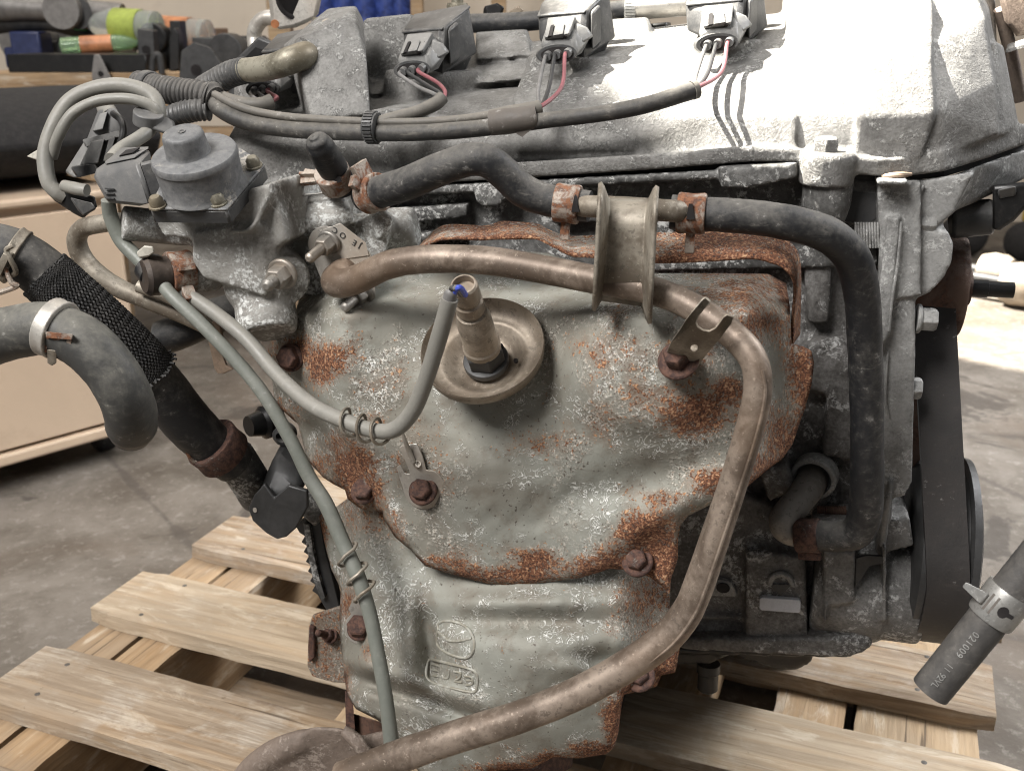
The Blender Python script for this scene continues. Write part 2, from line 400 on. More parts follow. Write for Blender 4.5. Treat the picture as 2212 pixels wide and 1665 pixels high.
def concrete(name):
    t = NT(name); n1 = t.noise(1.1, 6, .62, .4); n2 = t.noise(7, 8, .7, .3); n3 = t.noise(60, 6, .76); n4 = t.noise(2.6, 5, .6, .8)
    c = t.mix(t.step(n2, .32, .7), (.082, .068, .053), (.185, .164, .140))
    c = t.mix(t.m_('MULTIPLY', t.step(n4, .47, .66), .62), c, (.10, .073, .052))
    c = t.mix(t.m_('MULTIPLY', t.step(n3, .53, .64), .38), c, (.30, .275, .245))
    c = t.mix(t.m_('MULTIPLY', t.step(t.noise(90, 5, .7), .60, .67), .6), c, (.09, .075, .06))
    oil = t.step(t.m_('ADD', t.noise(4.5, 5, .65, .6), t.m_('MULTIPLY', n3, .15)), .66, .71)
    c = t.mix(t.m_('MULTIPLY', oil, .7), c, (.035, .028, .022))
    cr = t.m_('SUBTRACT', 1.0, t.step(t.m_('ADD', t.voro(1.3, 'DISTANCE_TO_EDGE'), t.m_('MULTIPLY', t.m_('SUBTRACT', n2, .5), .05)), .001, .010))
    c = t.mix(t.m_('MULTIPLY', cr, .6), c, (.06, .05, .042))
    return t.fin(c, .72, 0, t.bump(t.m_('ADD', n3, n2), .35, .004))
def braid_mat(name):
    t = NT(name); n = t.noise(60, 5, .7)
    return t.fin(t.mix(t.step(n, .35, .7), (.010, .010, .010), (.036, .034, .032)), .75)
def glass_mat(name, col, al=.35):
    t = NT(name); return t.fin(col, .12, 0, None, Transmission_Weight=.75, IOR=1.3)
M = dict(
    cover=alum('cover_casting', (.075, .071, .065), (.19, .186, .176), (.31, .305, .29), .16, (.44, .435, .415), .2, 1.4, .55, .9),
    head=alum('head_casting', (.022, .021, .020), (.098, .097, .093), (.21, .207, .20), .28, (.52, .52, .50), .25),
    block=alum('block_casting', (.014, .012, .011), (.092, .088, .083), (.21, .205, .20), .26, (.42, .42, .41), .15, 1.15),
    timing=alum('timing_casting', (.095, .094, .090), (.255, .254, .245), (.36, .358, .345), .2, (.45, .45, .435), .25, 1.3),
    egr=alum('valve_casting', (.13, .12, .108), (.285, .277, .255), (.39, .385, .365), .72, (.66, .67, .65), .22, 1.2),
    motor=alum('motor_can', (.060, .060, .060), (.150, .152, .154), (.25, .248, .24), .42, (.36, .335, .29), .3, .6, .5, .25),
    pump=alum('pump_casting', (.030, .028, .026), (.135, .132, .126), (.25, .247, .24), .3, (.44, .44, .43), .2, 1.2), lump=alum('iron_lump', (.085, .065, .050), (.20, .155, .125), (.27, .215, .17), -.3, (.30, .25, .21), .1),
    shield=shield_mat('heat_shield'),
    rub=rubber('rubber_black', (.013, .014, .016), (.24, .225, .20), .55), rubd=rubber('rubber_dusty', (.042, .042, .040), (.21, .20, .17), .75),
    rubo=rubber('rubber_oily', (.030, .023, .019), (.16, .125, .10), .6),
    rubg=rubber('rubber_grey', (.052, .050, .048), (.19, .175, .155), .6),
    belt=rubber('belt_rubber', (.024, .022, .021), (.06, .05, .045), .4),
    sleeve=rubber('cable_sleeve', (.105, .098, .086), (.23, .21, .18), .7, .6), sleeved=rubber('harness_sleeve', (.034, .033, .032), (.20, .185, .16), .75),
    cable=rubber('cable_jacket', (.195, .19, .17), (.33, .31, .27), .5, .5), cableg=rubber('cable_green_grey', (.15, .16, .14), (.27, .27, .24), .5, .5),
    plast=rubber('plastic_dark', (.050, .051, .052), (.19, .18, .165), .6, .45), plastg=rubber('plastic_grey', (.150, .150, .146), (.30, .29, .27), .5, .42),
    plastm=rubber('plastic_mid', (.108, .109, .109), (.19, .18, .165), .55, .42), black=plain('black_paint', (.007, .007, .007), .38, 0, .3, 90, .15, (.03, .026, .024), .4),
    pipe=steel('stained_pipe', (.120, .090, .068), (.29, .235, .188), .46, .4), dish=steel('sensor_steel', (.20, .163, .125), (.36, .31, .25), .45, .5),
    spool=steel('stained_bracket', (.135, .112, .085), (.31, .28, .23), .5, .35), bright=steel('zinc_clamp', (.23, .23, .22), (.35, .35, .335), .42, .55), pipeg=steel('grey_pipe', (.17, .155, .135), (.27, .25, .225), .5, .35),
    brass=steel('tarnished_brass', (.15, .135, .10), (.32, .30, .24), .45, .4), plate=steel('flange_steel', (.36, .335, .30), (.48, .46, .42), .42, .5),
    boltg=steel('grey_bolt', (.22, .21, .19), (.35, .33, .30), .45, .6), dkst=plain('dark_steel', (.055, .055, .055), .5, .4, .3),
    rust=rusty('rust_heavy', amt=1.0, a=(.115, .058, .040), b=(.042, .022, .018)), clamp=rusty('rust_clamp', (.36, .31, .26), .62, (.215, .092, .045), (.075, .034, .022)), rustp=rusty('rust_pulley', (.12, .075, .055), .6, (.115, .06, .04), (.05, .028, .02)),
    wood=wood_mat('pallet_wood'), woodn=wood_mat('pallet_wood_fresh', True), bench=wood_mat('bench_wood', True), concrete=concrete('concrete'),
    wall=plain('wall_paint', (.60, .53, .44), .8, 0, .08, 3, .1, (.40, .34, .27), .25), cab=plain('cabinet_paint', (.52, .40, .29), .55, 0, .06, 5, .05, (.36, .26, .18), .35),
    seat=plain('foam_black', (.014, .013, .013), .95, 0, .3, 120, .6, (.04, .035, .03), .4), braid=braid_mat('braid'),
    wred=plain('wire_red', (.25, .085, .095), .5), wgry=plain('wire_grey', (.16, .155, .15), .5), wblk=plain('wire_black', (.03, .03, .03), .5), wblu=plain('wire_blue', (.06, .10, .55), .4),
    label=plain('pale_label', (.50, .51, .54), .7, 0, .1, 300, .1, (.25, .25, .25), .4), ink=plain('stamp_ink', (.035, .035, .033), .6), print=plain('pale_print', (.46, .46, .44), .6),
    gasket=plain('gasket', (.010, .010, .010), .7), dark=plain('dark_void', (.012, .010, .010), .9), tape=rubber('tape_brown', (.085, .075, .066), (.17, .15, .13), .6),
    whitetie=plain('nylon_tie', (.48, .46, .40), .5), tbrown=plain('brown_tab', (.24, .175, .125), .6, .2),
    blue=plain('blue_wrap', (.03, .055, .22), .35, 0, .7, 40), blued=plain('blue_part', (.025, .035, .10), .4), green=plain('green_cap', (.05, .42, .16), .4), teal=plain('teal_cap', (.03, .30, .25), .4), lime=plain('lime_label', (.33, .40, .08), .45, 0, .3, 30),
    orange=plain('orange_label', (.48, .20, .09), .45, 0, .4, 50), clear=glass_mat('clear_plastic', (.85, .90, .86)), greenc=glass_mat('green_plastic', (.55, .80, .50)),
    grime=plain('grey_arm', (.20, .19, .18), .5, .3), shaft=steel('machined_shaft', (.24, .20, .16), (.40, .35, .28), .5, .2), white=plain('white_plastic', (.42, .38, .33), .5), ochre=plain('ochre', (.42, .30, .06), .5),
    nail=plain('nail_head', (.13, .12, .11), .5, .5),
)
# ------------------------------------------------------------------ sunlight through the door: a square beam on the cover, one on the far floor
tgt = E(1965, 120, .642)
spot('sunbeam_on_engine', tgt - SUNDIR*4.0, tgt, 4.4, 7500, (1.0, .95, .86), .018, U)
tgf = G(2360, 700, 0)
spot('sunbeam_on_floor', tgf - SUNDIR*4.0, tgf, 12.5, 6000, (1.0, .95, .86), .018, (.9, .35, 0))

# ------------------------------------------------------------------ setting
m = MB(); m.add([(-7, -3, 0), (7, -3, 0), (7, 9, 0), (-7, 9, 0)], [(0, 1, 2, 3)]); struct(m.build('floor', M['concrete']))
m = MB(); m.hull([(x, y, z) for x in (-7, 7) for y in (3.3, 3.42) for z in (0, 3.0)]); struct(m.build('back_wall', M['wall']))

# ------------------------------------------------------------------ pallet
ZT = 0.12
O = G(193, 1318, ZT)
LX = Vector((.9317, -.3631, 0)); MY = Vector((.3631, .9317, 0))
PAL = thing('pallet', 'pale softwood pallet of spaced boards on the concrete floor under the engine', 'pallet', (O.x, O.y, 0))
def lm(p): d = p-O; return d.dot(LX), d.dot(MY)
b2 = (0.0, lm(G(303, 1223, ZT))[1]); bw = b2[1]-b2[0]
b3f = lm(G(382, 1174, ZT))[1]; pitch = b3f
gap = pitch - bw
L_right = lm(G(2093, 1566, ZT))[0]
rb_f = lm(G(2093, 1566, ZT))[1]; rb_b = lm(G(2069, 1482, ZT))[1]
print('PALLET bw %.4f pitch %.4f right %.3f rbf %.3f rbb %.3f b1b %.4f' % (bw, pitch, L_right, rb_f, rb_b, lm(G(92, 1381, ZT))[1]))
def board(name, l0, l1, m0, m1, z0, z1, mat, seed, chip=.004):
    rnd = random.Random(seed); hx, hy, hz = (l1-l0)/2, (m1-m0)/2, (z1-z0)/2
    m = MB(); n = 34; vs = []; fs = []
    for i in range(n+1):
        x = -hx + 2*hx*i/n; j = lambda: rnd.uniform(-1, 1)*.0007
        rr = .004 if i in (0, n) else 0
        vs += [(x, -hy+j()+rr, -hz), (x, -hy+.0015+j()+rr, hz-.001-rr*.4), (x, -hy+.005, hz+j()*.3-rr*.3), (x, hy-.005, hz+j()*.3-rr*.3), (x, hy-.0015+j()-rr, hz-.001-rr*.4), (x, hy+j()-rr, -hz)]
    for i in range(n):
        for k in range(6): a, b = i*6+k, i*6+(k+1) % 6; fs.append((a, a+6, b+6, b))
    fs += [tuple(range(6)), tuple(n*6+k for k in range(5, -1, -1))]
    m.add(vs, fs); me = bpy.data.meshes.new(name); me.from_pydata([tuple(v) for v in m.v], [], m.f); me.update()
    for p in me.polygons: p.use_smooth = True
    me.set_sharp_from_angle(angle=math.radians(30)); me.materials.append(mat)
    o = bpy.data.objects.new(name, me); COL.objects.link(o); o.parent = PAL
    c = O + LX*((l0+l1)/2) + MY*((m0+m1)/2); o.location = (c.x-O.x, c.y-O.y, (z0+z1)/2)
    o.rotation_euler = (0, 0, math.atan2(LX.y, LX.x)); return o
def nail(o, x, y, hz):
    m = MB(); m.lathe(Vector((x, y, hz-.001)), Z, [(0, .0022), (.0012, .0021), (.0014, .0010)], 10)
    me = bpy.data.meshes.new('nail'); me.from_pydata([tuple(v) for v in m.v], [], m.f); me.materials.append(M['nail'])
    n = bpy.data.objects.new('nail', me); COL.objects.link(n); n.parent = o
PW = L_right + .02
for i in range(-2, 3):
    l0 = (-.004, .006, 0.0, -.012, .004)[i % 5]; o = board('deck_board', l0, PW + (.02, 0, .012, -.006)[i % 4], i*pitch, i*pitch+bw, ZT-.014, ZT, M['wood'], i+20)
    hl = (PW-l0)/2
    for x in (-hl+.05, 0, hl-.05):
        for y in (-.3, .28): nail(o, x+random.uniform(-.012, .012), bw*y+random.uniform(-.006, .006), .007)
for k, (a, b) in enumerate(((.004, .052), (.054, .098), (PW*.36, PW*.36+.05), (PW*.64, PW*.64+.05), (PW-.16, PW-.105), (PW-.10, PW-.01))):
    board('stringer', -2.0*pitch*1.0, 3*pitch-gap, 0, b-a, ZT-.094, ZT-.0145, M['woodn'], 60+k)
    o = [c for c in PAL.children if c.name.startswith('stringer')][-1]
    c = LX*((a+b)/2) + MY*((-2*pitch+3*pitch-gap)/2); o.location = (c.x, c.y, o.location.z); o.rotation_euler = (0, 0, math.atan2(MY.y, MY.x))
for i in (-2, 0, 2): board('bottom_board', 0, PW, i*pitch, i*pitch+bw, .012, .0255, M['wood'], 90+i)

# ------------------------------------------------------------------ background at the left: stool box, bench and its clutter
A = G(318, 902, .055); B = G(-40, 1001, .055); dirc = (A-B); dirc.z = 0; dirc.normalize(); nb = Vector((-dirc.y, dirc.x, 0))
if nb.y < 0: nb = -nb
A.z = 0; BX = thing('storage_box', 'cream painted rolling box with a drawer front on small black castors', 'box', tuple(A))
def cbox(x0, x1, y0, y1, z0, z1, name, mat, par, bev=.004):
    m = MB(); m.hull([A + dirc*x + nb*y + Z*z for x in (x0, x1) for y in (y0, y1) for z in (z0, z1)]); return m.build(name, mat, par, bevel=bev)
cbox(-.75, 0, .004, .42, .062, .385, 'case', M['cab'], BX)
cbox(-.75, -.006, -.006, .0035, .066, .374, 'drawer_front', M['cab'], BX)
cbox(-.75, .004, -.010, .43, .045, .0615, 'base_rail', M['cab'], BX)
cbox(-.75, .004, -.012, .43, .3855, .397, 'top_rail', M['cab'], BX)
for dx in (-.045, -.62):
    m = MB(); c = A + dirc*dx + nb*.06 + Z*.024; m.lathe(c-dirc*.014, dirc, [(0, .020), (.004, .024), (.024, .024), (.028, .020)], 24)
    w = m.build('castor', M['rub'], BX)
    m = MB(); m.hull([c + dirc*a + nb*b + Z*d for a in (-.017, .017) for b in (-.012, .012) for d in (.008, .0205)]); m.build('fork', M['dkst'], BX)
m = MB(); c0 = A + Z*.398
pts = []
for x in (-.75, .075): pts += [c0 + dirc*x + nb*(.20+.2*math.cos(t)) + Z*(.062+.062*math.sin(t)) for t in [k*math.pi/8 for k in range(16)]]
m.hull(pts); q = m.build('seat_cushion', M['seat'], None, bevel=.01); tag(q, 'worn black foam cushion lying on the cream rolling box', 'cushion')

YB = 1.95
def yb(x, y, Y=YB): return YP(x, y, Y)
zb = yb(200, 158).z
BN = thing('workbench', 'low brown wooden workbench loaded with scrap parts and drink bottles', 'workbench', (yb(250, 180).x, YB+.25, 0))
def bbx(px0, px1, Y0, Y1, z0, z1, name, mat, par, bev=.003):
    x0, x1 = yb(px0, 170, Y0).x, yb(px1, 170, Y0).x
    m = MB(); m.hull([(x, y, z) for x in (x0, x1) for y in (Y0, Y1) for z in (z0, z1)]); return m.build(name, mat, par, bevel=bev)
bbx(-60, 640, YB, YB+.6, zb-.06, zb, 'bench_top', M['bench'], BN)
for p in (-40, 165, 600): bbx(p, p+26, YB+.02, YB+.10, 0, zb-.061, 'leg', M['bench'], BN)
bbx(-60, 640, YB+.03, YB+.06, zb-.20, zb-.10, 'apron', M['bench'], BN)
def heap(name, px, Y, parts, mat, label, cat):
    m = MB(); x0 = yb(px, 160, Y).x
    for kind, dx, dz, a, b, c_ in parts:
        c0_ = Vector((x0+dx, Y, zb+.0005+dz))
        if kind == 'b': m.hull([c0_+Vector((i*a, j*b, k*c_)) for i in (-.5, .5) for j in (-.5, .5) for k in (0, 1)])
        else: m.lathe(c0_ + Vector((0, -b/2, a)), Vector((.15, 1, 0)), [(0, a*.45), (0, a), (b*.4, a), (b*.4, a*.7), (b, a*.7), (b, a*.4)], 20)
    o = m.build(name, mat, None, bevel=.002); tag(o, label, cat)
heap('brake_caliper', 118, YB+.30, [('b', 0, 0, .11, .08, .05), ('c', -.02, .02, .03, .07, 0), ('c', .05, .01, .025, .09, 0)], M['dkst'], 'lumpy dark brake caliper behind the tray', 'car part')
heap('bearing_hub', 262, YB+.33, [('c', 0, 0, .045, .05, 0), ('b', .02, 0, .13, .04, .02)], M['grime'], 'grey round bearing hub under the lime labelled bottle', 'car part')
heap('engine_mount', 352, YB+.18, [('b', 0, 0, .07, .06, .055), ('c', .0, .03, .028, .08, 0), ('b', .04, 0, .02, .04, .09)], M['black'], 'black rubber engine mount between the brackets', 'car part')
heap('starter_motor', 505, YB+.10, [('c', 0, 0, .034, .10, 0), ('b', -.04, 0, .05, .06, .06), ('b', .05, 0, .04, .05, .04)], M['dkst'], 'dark starter motor next to the mount plate on the bench', 'car part')
heap('spring_seat', 60, YB+.36, [('c', 0, .0, .05, .03, 0), ('b', .08, 0, .06, .05, .07)], M['grime'], 'pale steel spring seat at the back of the bench', 'car part')
heap('bolt_box', 420, YB+.40, [('b', 0, 0, .14, .10, .075)], M['tbrown'], 'brown cardboard box behind the orange labelled bottle', 'box')
def lying_bottle(px, py, Y, ln, r, dx, mats, label, cat='bottle'):
    p = yb(px, py, Y); p.z = max(p.z, zb+r+.001); ax = Vector((dx, .25, .05)).normalized()
    t = thing('drink_bottle', label, cat, (p.x, p.y, p.z-r))
    m = MB(); m.lathe(p, ax, [(0, r*.6), (r*.2, r*.95), (ln*.6, r), (ln*.78, r*.75), (ln*.92, r*.32), (ln, r*.3)], 24); m.build('body', mats[0], t)
    m = MB(); m.lathe(p, ax, [(ln*.22, r*1.02), (ln*.56, r*1.03)], 24); m.build('wrap_label', mats[1], t)
    m = MB(); m.lathe(p, ax, [(ln*.98, r*.40), (ln*1.1, r*.40)], 16); m.build('cap', mats[2], t)
lying_bottle(455, 78, YB+.30, .20, .034, -1, (M['clear'], M['orange'], M['green']), 'clear drink bottle with an orange label lying behind the scrap')
lying_bottle(345, 62, YB+.16, .17, .033, -1, (M['clear'], M['lime'], M['green']), 'drink bottle with a lime green label and green cap leaning on the bench')
lying_bottle(130, 100, YB+.12, .17, .016, 1, (M['greenc'], M['orange'], M['teal']), 'small clear bottle with a teal cap lying on the black tray')
o = bbx(20, 320, YB+.01, YB+.13, zb+.0005, zb+.032, 'scrap_tray', M['black'], None); tag(o, 'long flat black metal tray along the front of the workbench', 'tray')
m = MB(); p = yb(45, 100, YB+.16); m.hull([p+Vector((a, b, c)) for a in (-.03, .03) for b in (-.03, .03) for c in (-.025, .03)]); m.hull([p+Vector((a, b, c)) for a in (-.05, -.01) for b in (-.02, .02) for c in (-.04, 0)]); m.v = [v-Z*(min(q.z for q in m.v)-zb-.0335) if 0 else v for v in m.v]
lo = min(v.z for v in m.v); m.v = [v+Z*(zb+.0005-lo) for v in m.v]; m.v = [v+Vector((0, .05, 0)) for v in m.v]
o = m.build('blue_clip', M['blued'], None, bevel=.004); tag(o, 'dark blue plastic part at the end of the tray', 'plastic part')
def arm(pts, rads, name, mat, label, cat, holes=()):
    m = MB(); P = [yb(x, y, Y) for x, y, Y in pts]; m.tube(P, rads, 12, 6)
    for (x, y, Y, r) in holes: p = yb(x, y, Y); m.lathe(p-Vector((0, .02, 0)), Vector((0, 1, 0)), [(0, r*.55), (0, r), (.04, r), (.04, r*.55)], 20)
    lo = min(v.z for v in m.v)
    if lo > zb: pass
    o = m.build(name, mat, None); tag(o, label, cat); return o
arm([(-40, 12, 2.15), (90, 20, 2.15), (200, 24, 2.15), (262, 38, 2.15)], [.03, .022, .020, .026], 'suspension_arm', M['grime'], 'grey tubular suspension arm resting on top of the scrap pile', 'car part', ((140, 22, 2.13, .036),))
arm([(-40, 52, 2.17), (40, 44, 2.17), (120, 50, 2.17), (190, 74, 2.17), (260, 92, 2.17), (330, 96, 2.17)], [.024, .022, .018, .014, .012, .012], 'control_arm', M['dkst'], 'dark forged control arm lying in the scrap pile', 'car part', ((175, 30, 2.15, .03),))
def scrap_plate(pts, Y, th, name, mat, label, cat, hole=None):
    m = MB(); m.hull([yb(x, y, Y) + Vector((0, d, 0)) for x, y in pts for d in (0, th)])
    o = m.build(name, mat, None, bevel=.002); tag(o, label, cat)
    if hole:
        m = MB(); p = yb(hole[0], hole[1], Y) - Vector((0, .0012, 0)); m.lathe(p, Vector((0, 1, 0)), [(0, hole[2]), (.002, hole[2])], 20); m.build('bolt_hole', M['dark'], o)
    return o
scrap_plate([(386, 178), (392, 110), (418, 92), (455, 104), (478, 140), (470, 182)], YB-.03, .008, 'mount_plate', M['dkst'], 'dark steel mount plate with one big hole on the bench', 'metal plate', (424, 152, .010))
scrap_plate([(203, 118), (214, 118), (240, 170), (226, 180), (200, 178), (198, 160)], YB-.02, .004, 'link_bracket', M['grime'], 'pale flat link bracket hanging over the bench edge', 'bracket', (218, 160, .005))
scrap_plate([(296, 62), (330, 66), (336, 150), (318, 158), (300, 150)], YB+.05, .03, 'hinge_bracket', M['dkst'], 'upright dark hinge bracket beside the drink bottles', 'bracket', (316, 108, .008))
scrap_plate([(366, 76), (376, 60), (386, 76), (388, 150), (366, 158)], YB+.07, .03, 'clamp_bracket', M['black'], 'black clamp bracket standing next to the mount plate', 'bracket')
m = MB(); p = [(328, 160), (332, 125), (344, 122), (350, 160)]; m.tube([yb(x, y, YB-.005) for x, y in p], [.006]*4, 10); o = m.build('shackle', M['dkst'], None); tag(o, 'small dark steel shackle with shiny legs on the bench front', 'shackle')
scrap_plate([(436, 92), (470, 78), (560, 78), (600, 110), (560, 160), (480, 168)], YB+.2, .05, 'dark_housing', M['black'], 'black plastic housing heaped behind the engine', 'housing')
# blue bottle packs and posts against the wall
for k, px in enumerate((702, 748, 792, 838, 868)):
    p = yb(px, 60, 2.95); x = p.x; r = .036 if k < 4 else .032
    m = MB(); m.lathe(Vector((x, 2.95, 0)), Z, [(.42, r*.9), (.43, r), (.60, r*1.02), (.62, r*.93), (.64, r), (.80, r), (.86, r*.5)], 20)
    o = m.build('water_bottle', M['blue'], None); tag(o, 'blue water bottle standing in a row on the wall shelf', 'bottle', 'blue water bottles on the shelf')
bx0, bx1 = yb(640, 60, 2.95).x, yb(1010, 60, 2.95).x
m = MB(); m.hull([(x, y, z) for x in (bx0, bx1) for y in (2.88, 3.2) for z in (.385, .4195)]); o = m.build('shelf_board', M['bench'], None, bevel=.003)
SH = thing('wall_shelf', 'wooden wall shelf with orange posts holding blue water bottles', 'shelf', ((bx0+bx1)/2, 3.04, 0))
o.parent = SH; o.data.transform(Matrix.Translation(o.location - Vector(SH.location))); o.location = (0, 0, 0)
for px, w in ((905, .016), (1078, .02), (612, .03)):
    x = yb(px, 40, 2.9).x; m = MB(); m.hull([(x+a, y, z) for a in (-w, w) for y in (2.84, 2.8795) for z in (0, 1.3)]); m.build('post', M['bench'], SH, bevel=.002)
# drive shafts and floor scrap at the right
def shaft(px, py, Yoff, ang, label, sc=1.0):
    p = G(px, py, 0); ax = Vector((math.cos(ang), math.sin(ang), 0)); r = .05*sc
    c = p + Z*(r+.001)
    t = thing('drive_shaft', label, 'drive shaft', tuple(p), 'drive shafts lying on the floor')
    m = MB(); m.lathe(c, ax, [(0, r*.5), (.005, r*.85), (.03, r), (.06, r*.97), (.075, r*.8)], 28); m.build('joint_housing', M['shaft'], t)
    m = MB(); m.lathe(c+ax*.0755, ax, [(0, r*.62), (.012, r*.5), (.02, r*.56), (.032, r*.42), (.04, r*.46), (.055, r*.30)], 24); m.build('joint_stub', M['white'], t)
    m = MB(); m.lathe(c+ax*.131, ax, [(0, r*.26), (.35, r*.26)], 16); m.build('rod', M['shaft'], t)
    m = MB(); m.lathe(c-ax*.12, ax, [(0, r*.25), (.1195, r*.27)], 16); m.build('splined_end', M['dkst'], t)
shaft(2108, 622, 0, -.75, 'smaller pale drive shaft joint lying against the black rubber scrap', .9)
shaft(2158, 655, 0, -.80, 'larger pale drive shaft joint lying in the sunlight on the floor', 1.0)
m = MB(); p = G(2175, 560, 0)
for a, b, r in ((-.22, .02, .05), (-.1, .06, .065), (.04, .0, .055), (.18, .07, .06), (.3, .0, .05)): m.ball(p+Vector((a, b, r*.9)), r)
o = m.build('floor_scrap', M['seat'], None, remesh=.012, smooth=2); tag(o, 'heap of black rubber scrap on the floor behind the drive shafts', 'scrap heap')
m = MB(); p = G(2215, 470, 0); m.hull([p+Vector((a, b, c)) for a in (-.05, .25) for b in (-.1, .1) for c in (0.001, .16)]); o = m.build('ochre_bin', M['ochre'], None, bevel=.01); tag(o, 'ochre yellow plastic bin standing far behind the engine', 'bin')
# ------------------------------------------------------------------ engine
EO = E(1250, 1400, .62); EO.z = ZT
ENG = thing('engine', 'used four cylinder engine with a rust blotched exhaust heat shield standing on the pallet', 'engine', tuple(EO))

# block, sump
m = MB()
m.he([(x, y, e) for e in (.568, .78) for x, y in ((770, 560), (1895, 560), (1890, 1060), (1770, 1385), (1450, 1398), (830, 1398))])
m.slab([(1440, 1060), (1600, 1060), (1740, 1130), (1745, 1385), (1440, 1395)], .556, .60)
m.slab([(1610, 1190), (1740, 1200), (1745, 1395), (1610, 1390)], .548, .60)
for x, y, r in ((1775, 745, 62), (1840, 800, 30), (1688, 1165, 36), (1560, 1180, 50)):
    p = E(x, y, .60); m.lathe(p, -N, [(0, r*S(p)), (.042, r*S(p)*.95)], 28)
m.slab([(1735, 560), (1800, 560), (1790, 700), (1745, 700)], .556, .60)
m.slab([(1790, 830), (1850, 840), (1850, 1000), (1775, 985)], .557, .60)
p = E(1760, 1030, .585); m.lathe(p, AX(p, -.3, .5, 30), [(0, 50*S(p)), (.026, 46*S(p))], 32)
m.slab([(1640, 1020), (1700, 1000), (1720, 1060), (1660, 1085)], .55, .60)
for y in (1330, 1362): m.slab([(1455, y), (1745, y+6), (1745, y+12), (1455, y+6)], .552, .60)
BLK = m.build('engine_block', M['block'], ENG, remesh=.0022, smooth=3)
p = E(1760, 1027, .560); a = AX(p, -.25, .5, 32)
m = MB(); m.lathe(p, a, [(-.004, 49*S(p)), (.004, 49*S(p)), (.005, 46*S(p)), (.005, 39*S(p)), (-.010, 37*S(p)), (-.010, .0005)], 36); m.build('port_ring', M['timing'], BLK)
# pale marks and lugs on the block
p = E(1551, 1270, .553); m = MB()
m.plate([(1512, 1283), (1530, 1262), (1555, 1251), (1580, 1258), (1592, 1283), (1588, 1289), (1512, 1286)], .553, .010); m.build('cast_lug', M['timing'], BLK, bevel=.0006)
m = MB(); p = E(1562, 1269, .5525); m.lathe(p, -N, [(0, 12*S(p)), (.0006, 12*S(p))], 20, 1.2); m.build('lug_hole', M['dark'], BLK)
m = MB(); m.plate([(1641, 1293), (1646, 1290), (1727, 1296), (1730, 1301), (1729, 1321), (1724, 1324), (1645, 1318), (1640, 1313)], .545, .004); m.build('paper_label', M['label'], BLK, bevel=.0004)
m = MB(); m.tpx([(1662, 1262, .547, 6), (1668, 1246, .547, 7), (1686, 1239, .547, 7), (1704, 1246, .547, 7), (1712, 1262, .547, 6)], 10); m.build('cast_arch', M['timing'], BLK)
m = MB(); m.he([(1662, 1263, .5465), (1710, 1263, .5465), (1686, 1287, .5465), (1662, 1263, .555), (1710, 1263, .555), (1686, 1287, .555)]); m.build('recess', M['dkst'], BLK)
# bottom flange steps and black pan
m = MB(); m.slab([(1470, 1378), (1850, 1378), (1872, 1392), (1870, 1408), (1835, 1422), (1470, 1405)], .545, .72); m.slab([(1840, 1360), (1886, 1364), (1884, 1400), (1845, 1398)], .548, .70)
m.build('pan_rail', M['block'], ENG, remesh=.002, smooth=2)
m = MB(); m.slab([(1455, 1398), (1840, 1412), (1838, 1424), (1455, 1415)], .556, .76)
m.slab([(1560, 1410), (1760, 1415), (1752, 1432), (1730, 1448), (1690, 1453), (1650, 1438)], .565, .74); m.slab([(1430, 1405), (1580, 1412), (1540, 1436), (1430, 1440)], .562, .74)
m.he([(x, y, e) for e in (.585, .74) for x, y in ((900, 1400), (1420, 1400), (1395, 1470), (930, 1470))])
q = [E(960, 1450, .62), E(1340, 1450, .62)]
m.hull([Vector((a.x, a.y, z)) + N*d for a in q for d in (0, .10) for z in (a.z, ZT+.0005)])
m.build('oil_pan', M['black'], ENG, remesh=.0025, smooth=3)
p = E(1531, 1432, .575); m = MB(); m.lathe(p, Vector((0, -.12, -1)), [(0, 25*S(p)), (.006, 25*S(p)), (.007, 22*S(p)), (.018, 22*S(p)), (.020, 15*S(p))], 20); m.build('drain_plug', M['black'], ENG)

# cylinder head
m = MB()
m.he([(x, y, e) for e in (.553, .76) for x, y in ((600, 425), (1150, 396), (1730, 366), (1900, 395), (1895, 575), (700, 600))])
st = [(575, 420, 440), (860, 403, 424), (1150, 389, 408), (1440, 372, 392), (1730, 358, 380)]
for a, b in zip(st, st[1:]): m.he([(q[0], y, e) for q in (a, b) for y in q[1:] for e in (.5385, .60)])
m.slab([(1552, 362), (1722, 352), (1722, 385), (1612, 392), (1608, 408), (1556, 406)], .533, .57)
m.slab([(1022, 404), (1092, 398), (1098, 425), (1072, 448), (1040, 447), (1026, 432)], .535, .57)
m.slab([(845, 452), (1010, 440), (1010, 470), (850, 486)], .543, .57)
m.slab([(880, 505), (1000, 498), (1000, 520), (880, 528)], .545, .57)
m.slab([(1190, 455), (1300, 452), (1300, 480), (1190, 484)], .543, .57); m.slab([(1440, 470), (1790, 480), (1790, 498), (1440, 492)], .545, .57)
p = E(1788, 400, .542); m.lathe(p, -Z, [(-.006, 54*S(p)), (.010, 52*S(p)), (.021, 40*S(p)), (.026, 22*S(p))], 30)
m.slab([(1840, 384), (1950, 388), (1950, 420), (1905, 426), (1890, 540), (1842, 540), (1848, 430)], .552, .60)
HEAD = m.build('cylinder_head', M['head'], ENG, remesh=.0016, smooth=2)
m = MB(); m.slab([(1810, 412), (1890, 418), (1892, 470), (1880, 482), (1812, 478)], .5515, .556); m.build('side_cavity', M['dkst'], HEAD)
for k in range(9):
    x = 1848+k*6; m = MB(); m.tpx([(x, 480, .546, 2.6), (x+1, 505, .545, 2.8), (x+2, 535, .546, 2.6)], 8, 4); m.build('thread_ridge', M['timing'], HEAD)
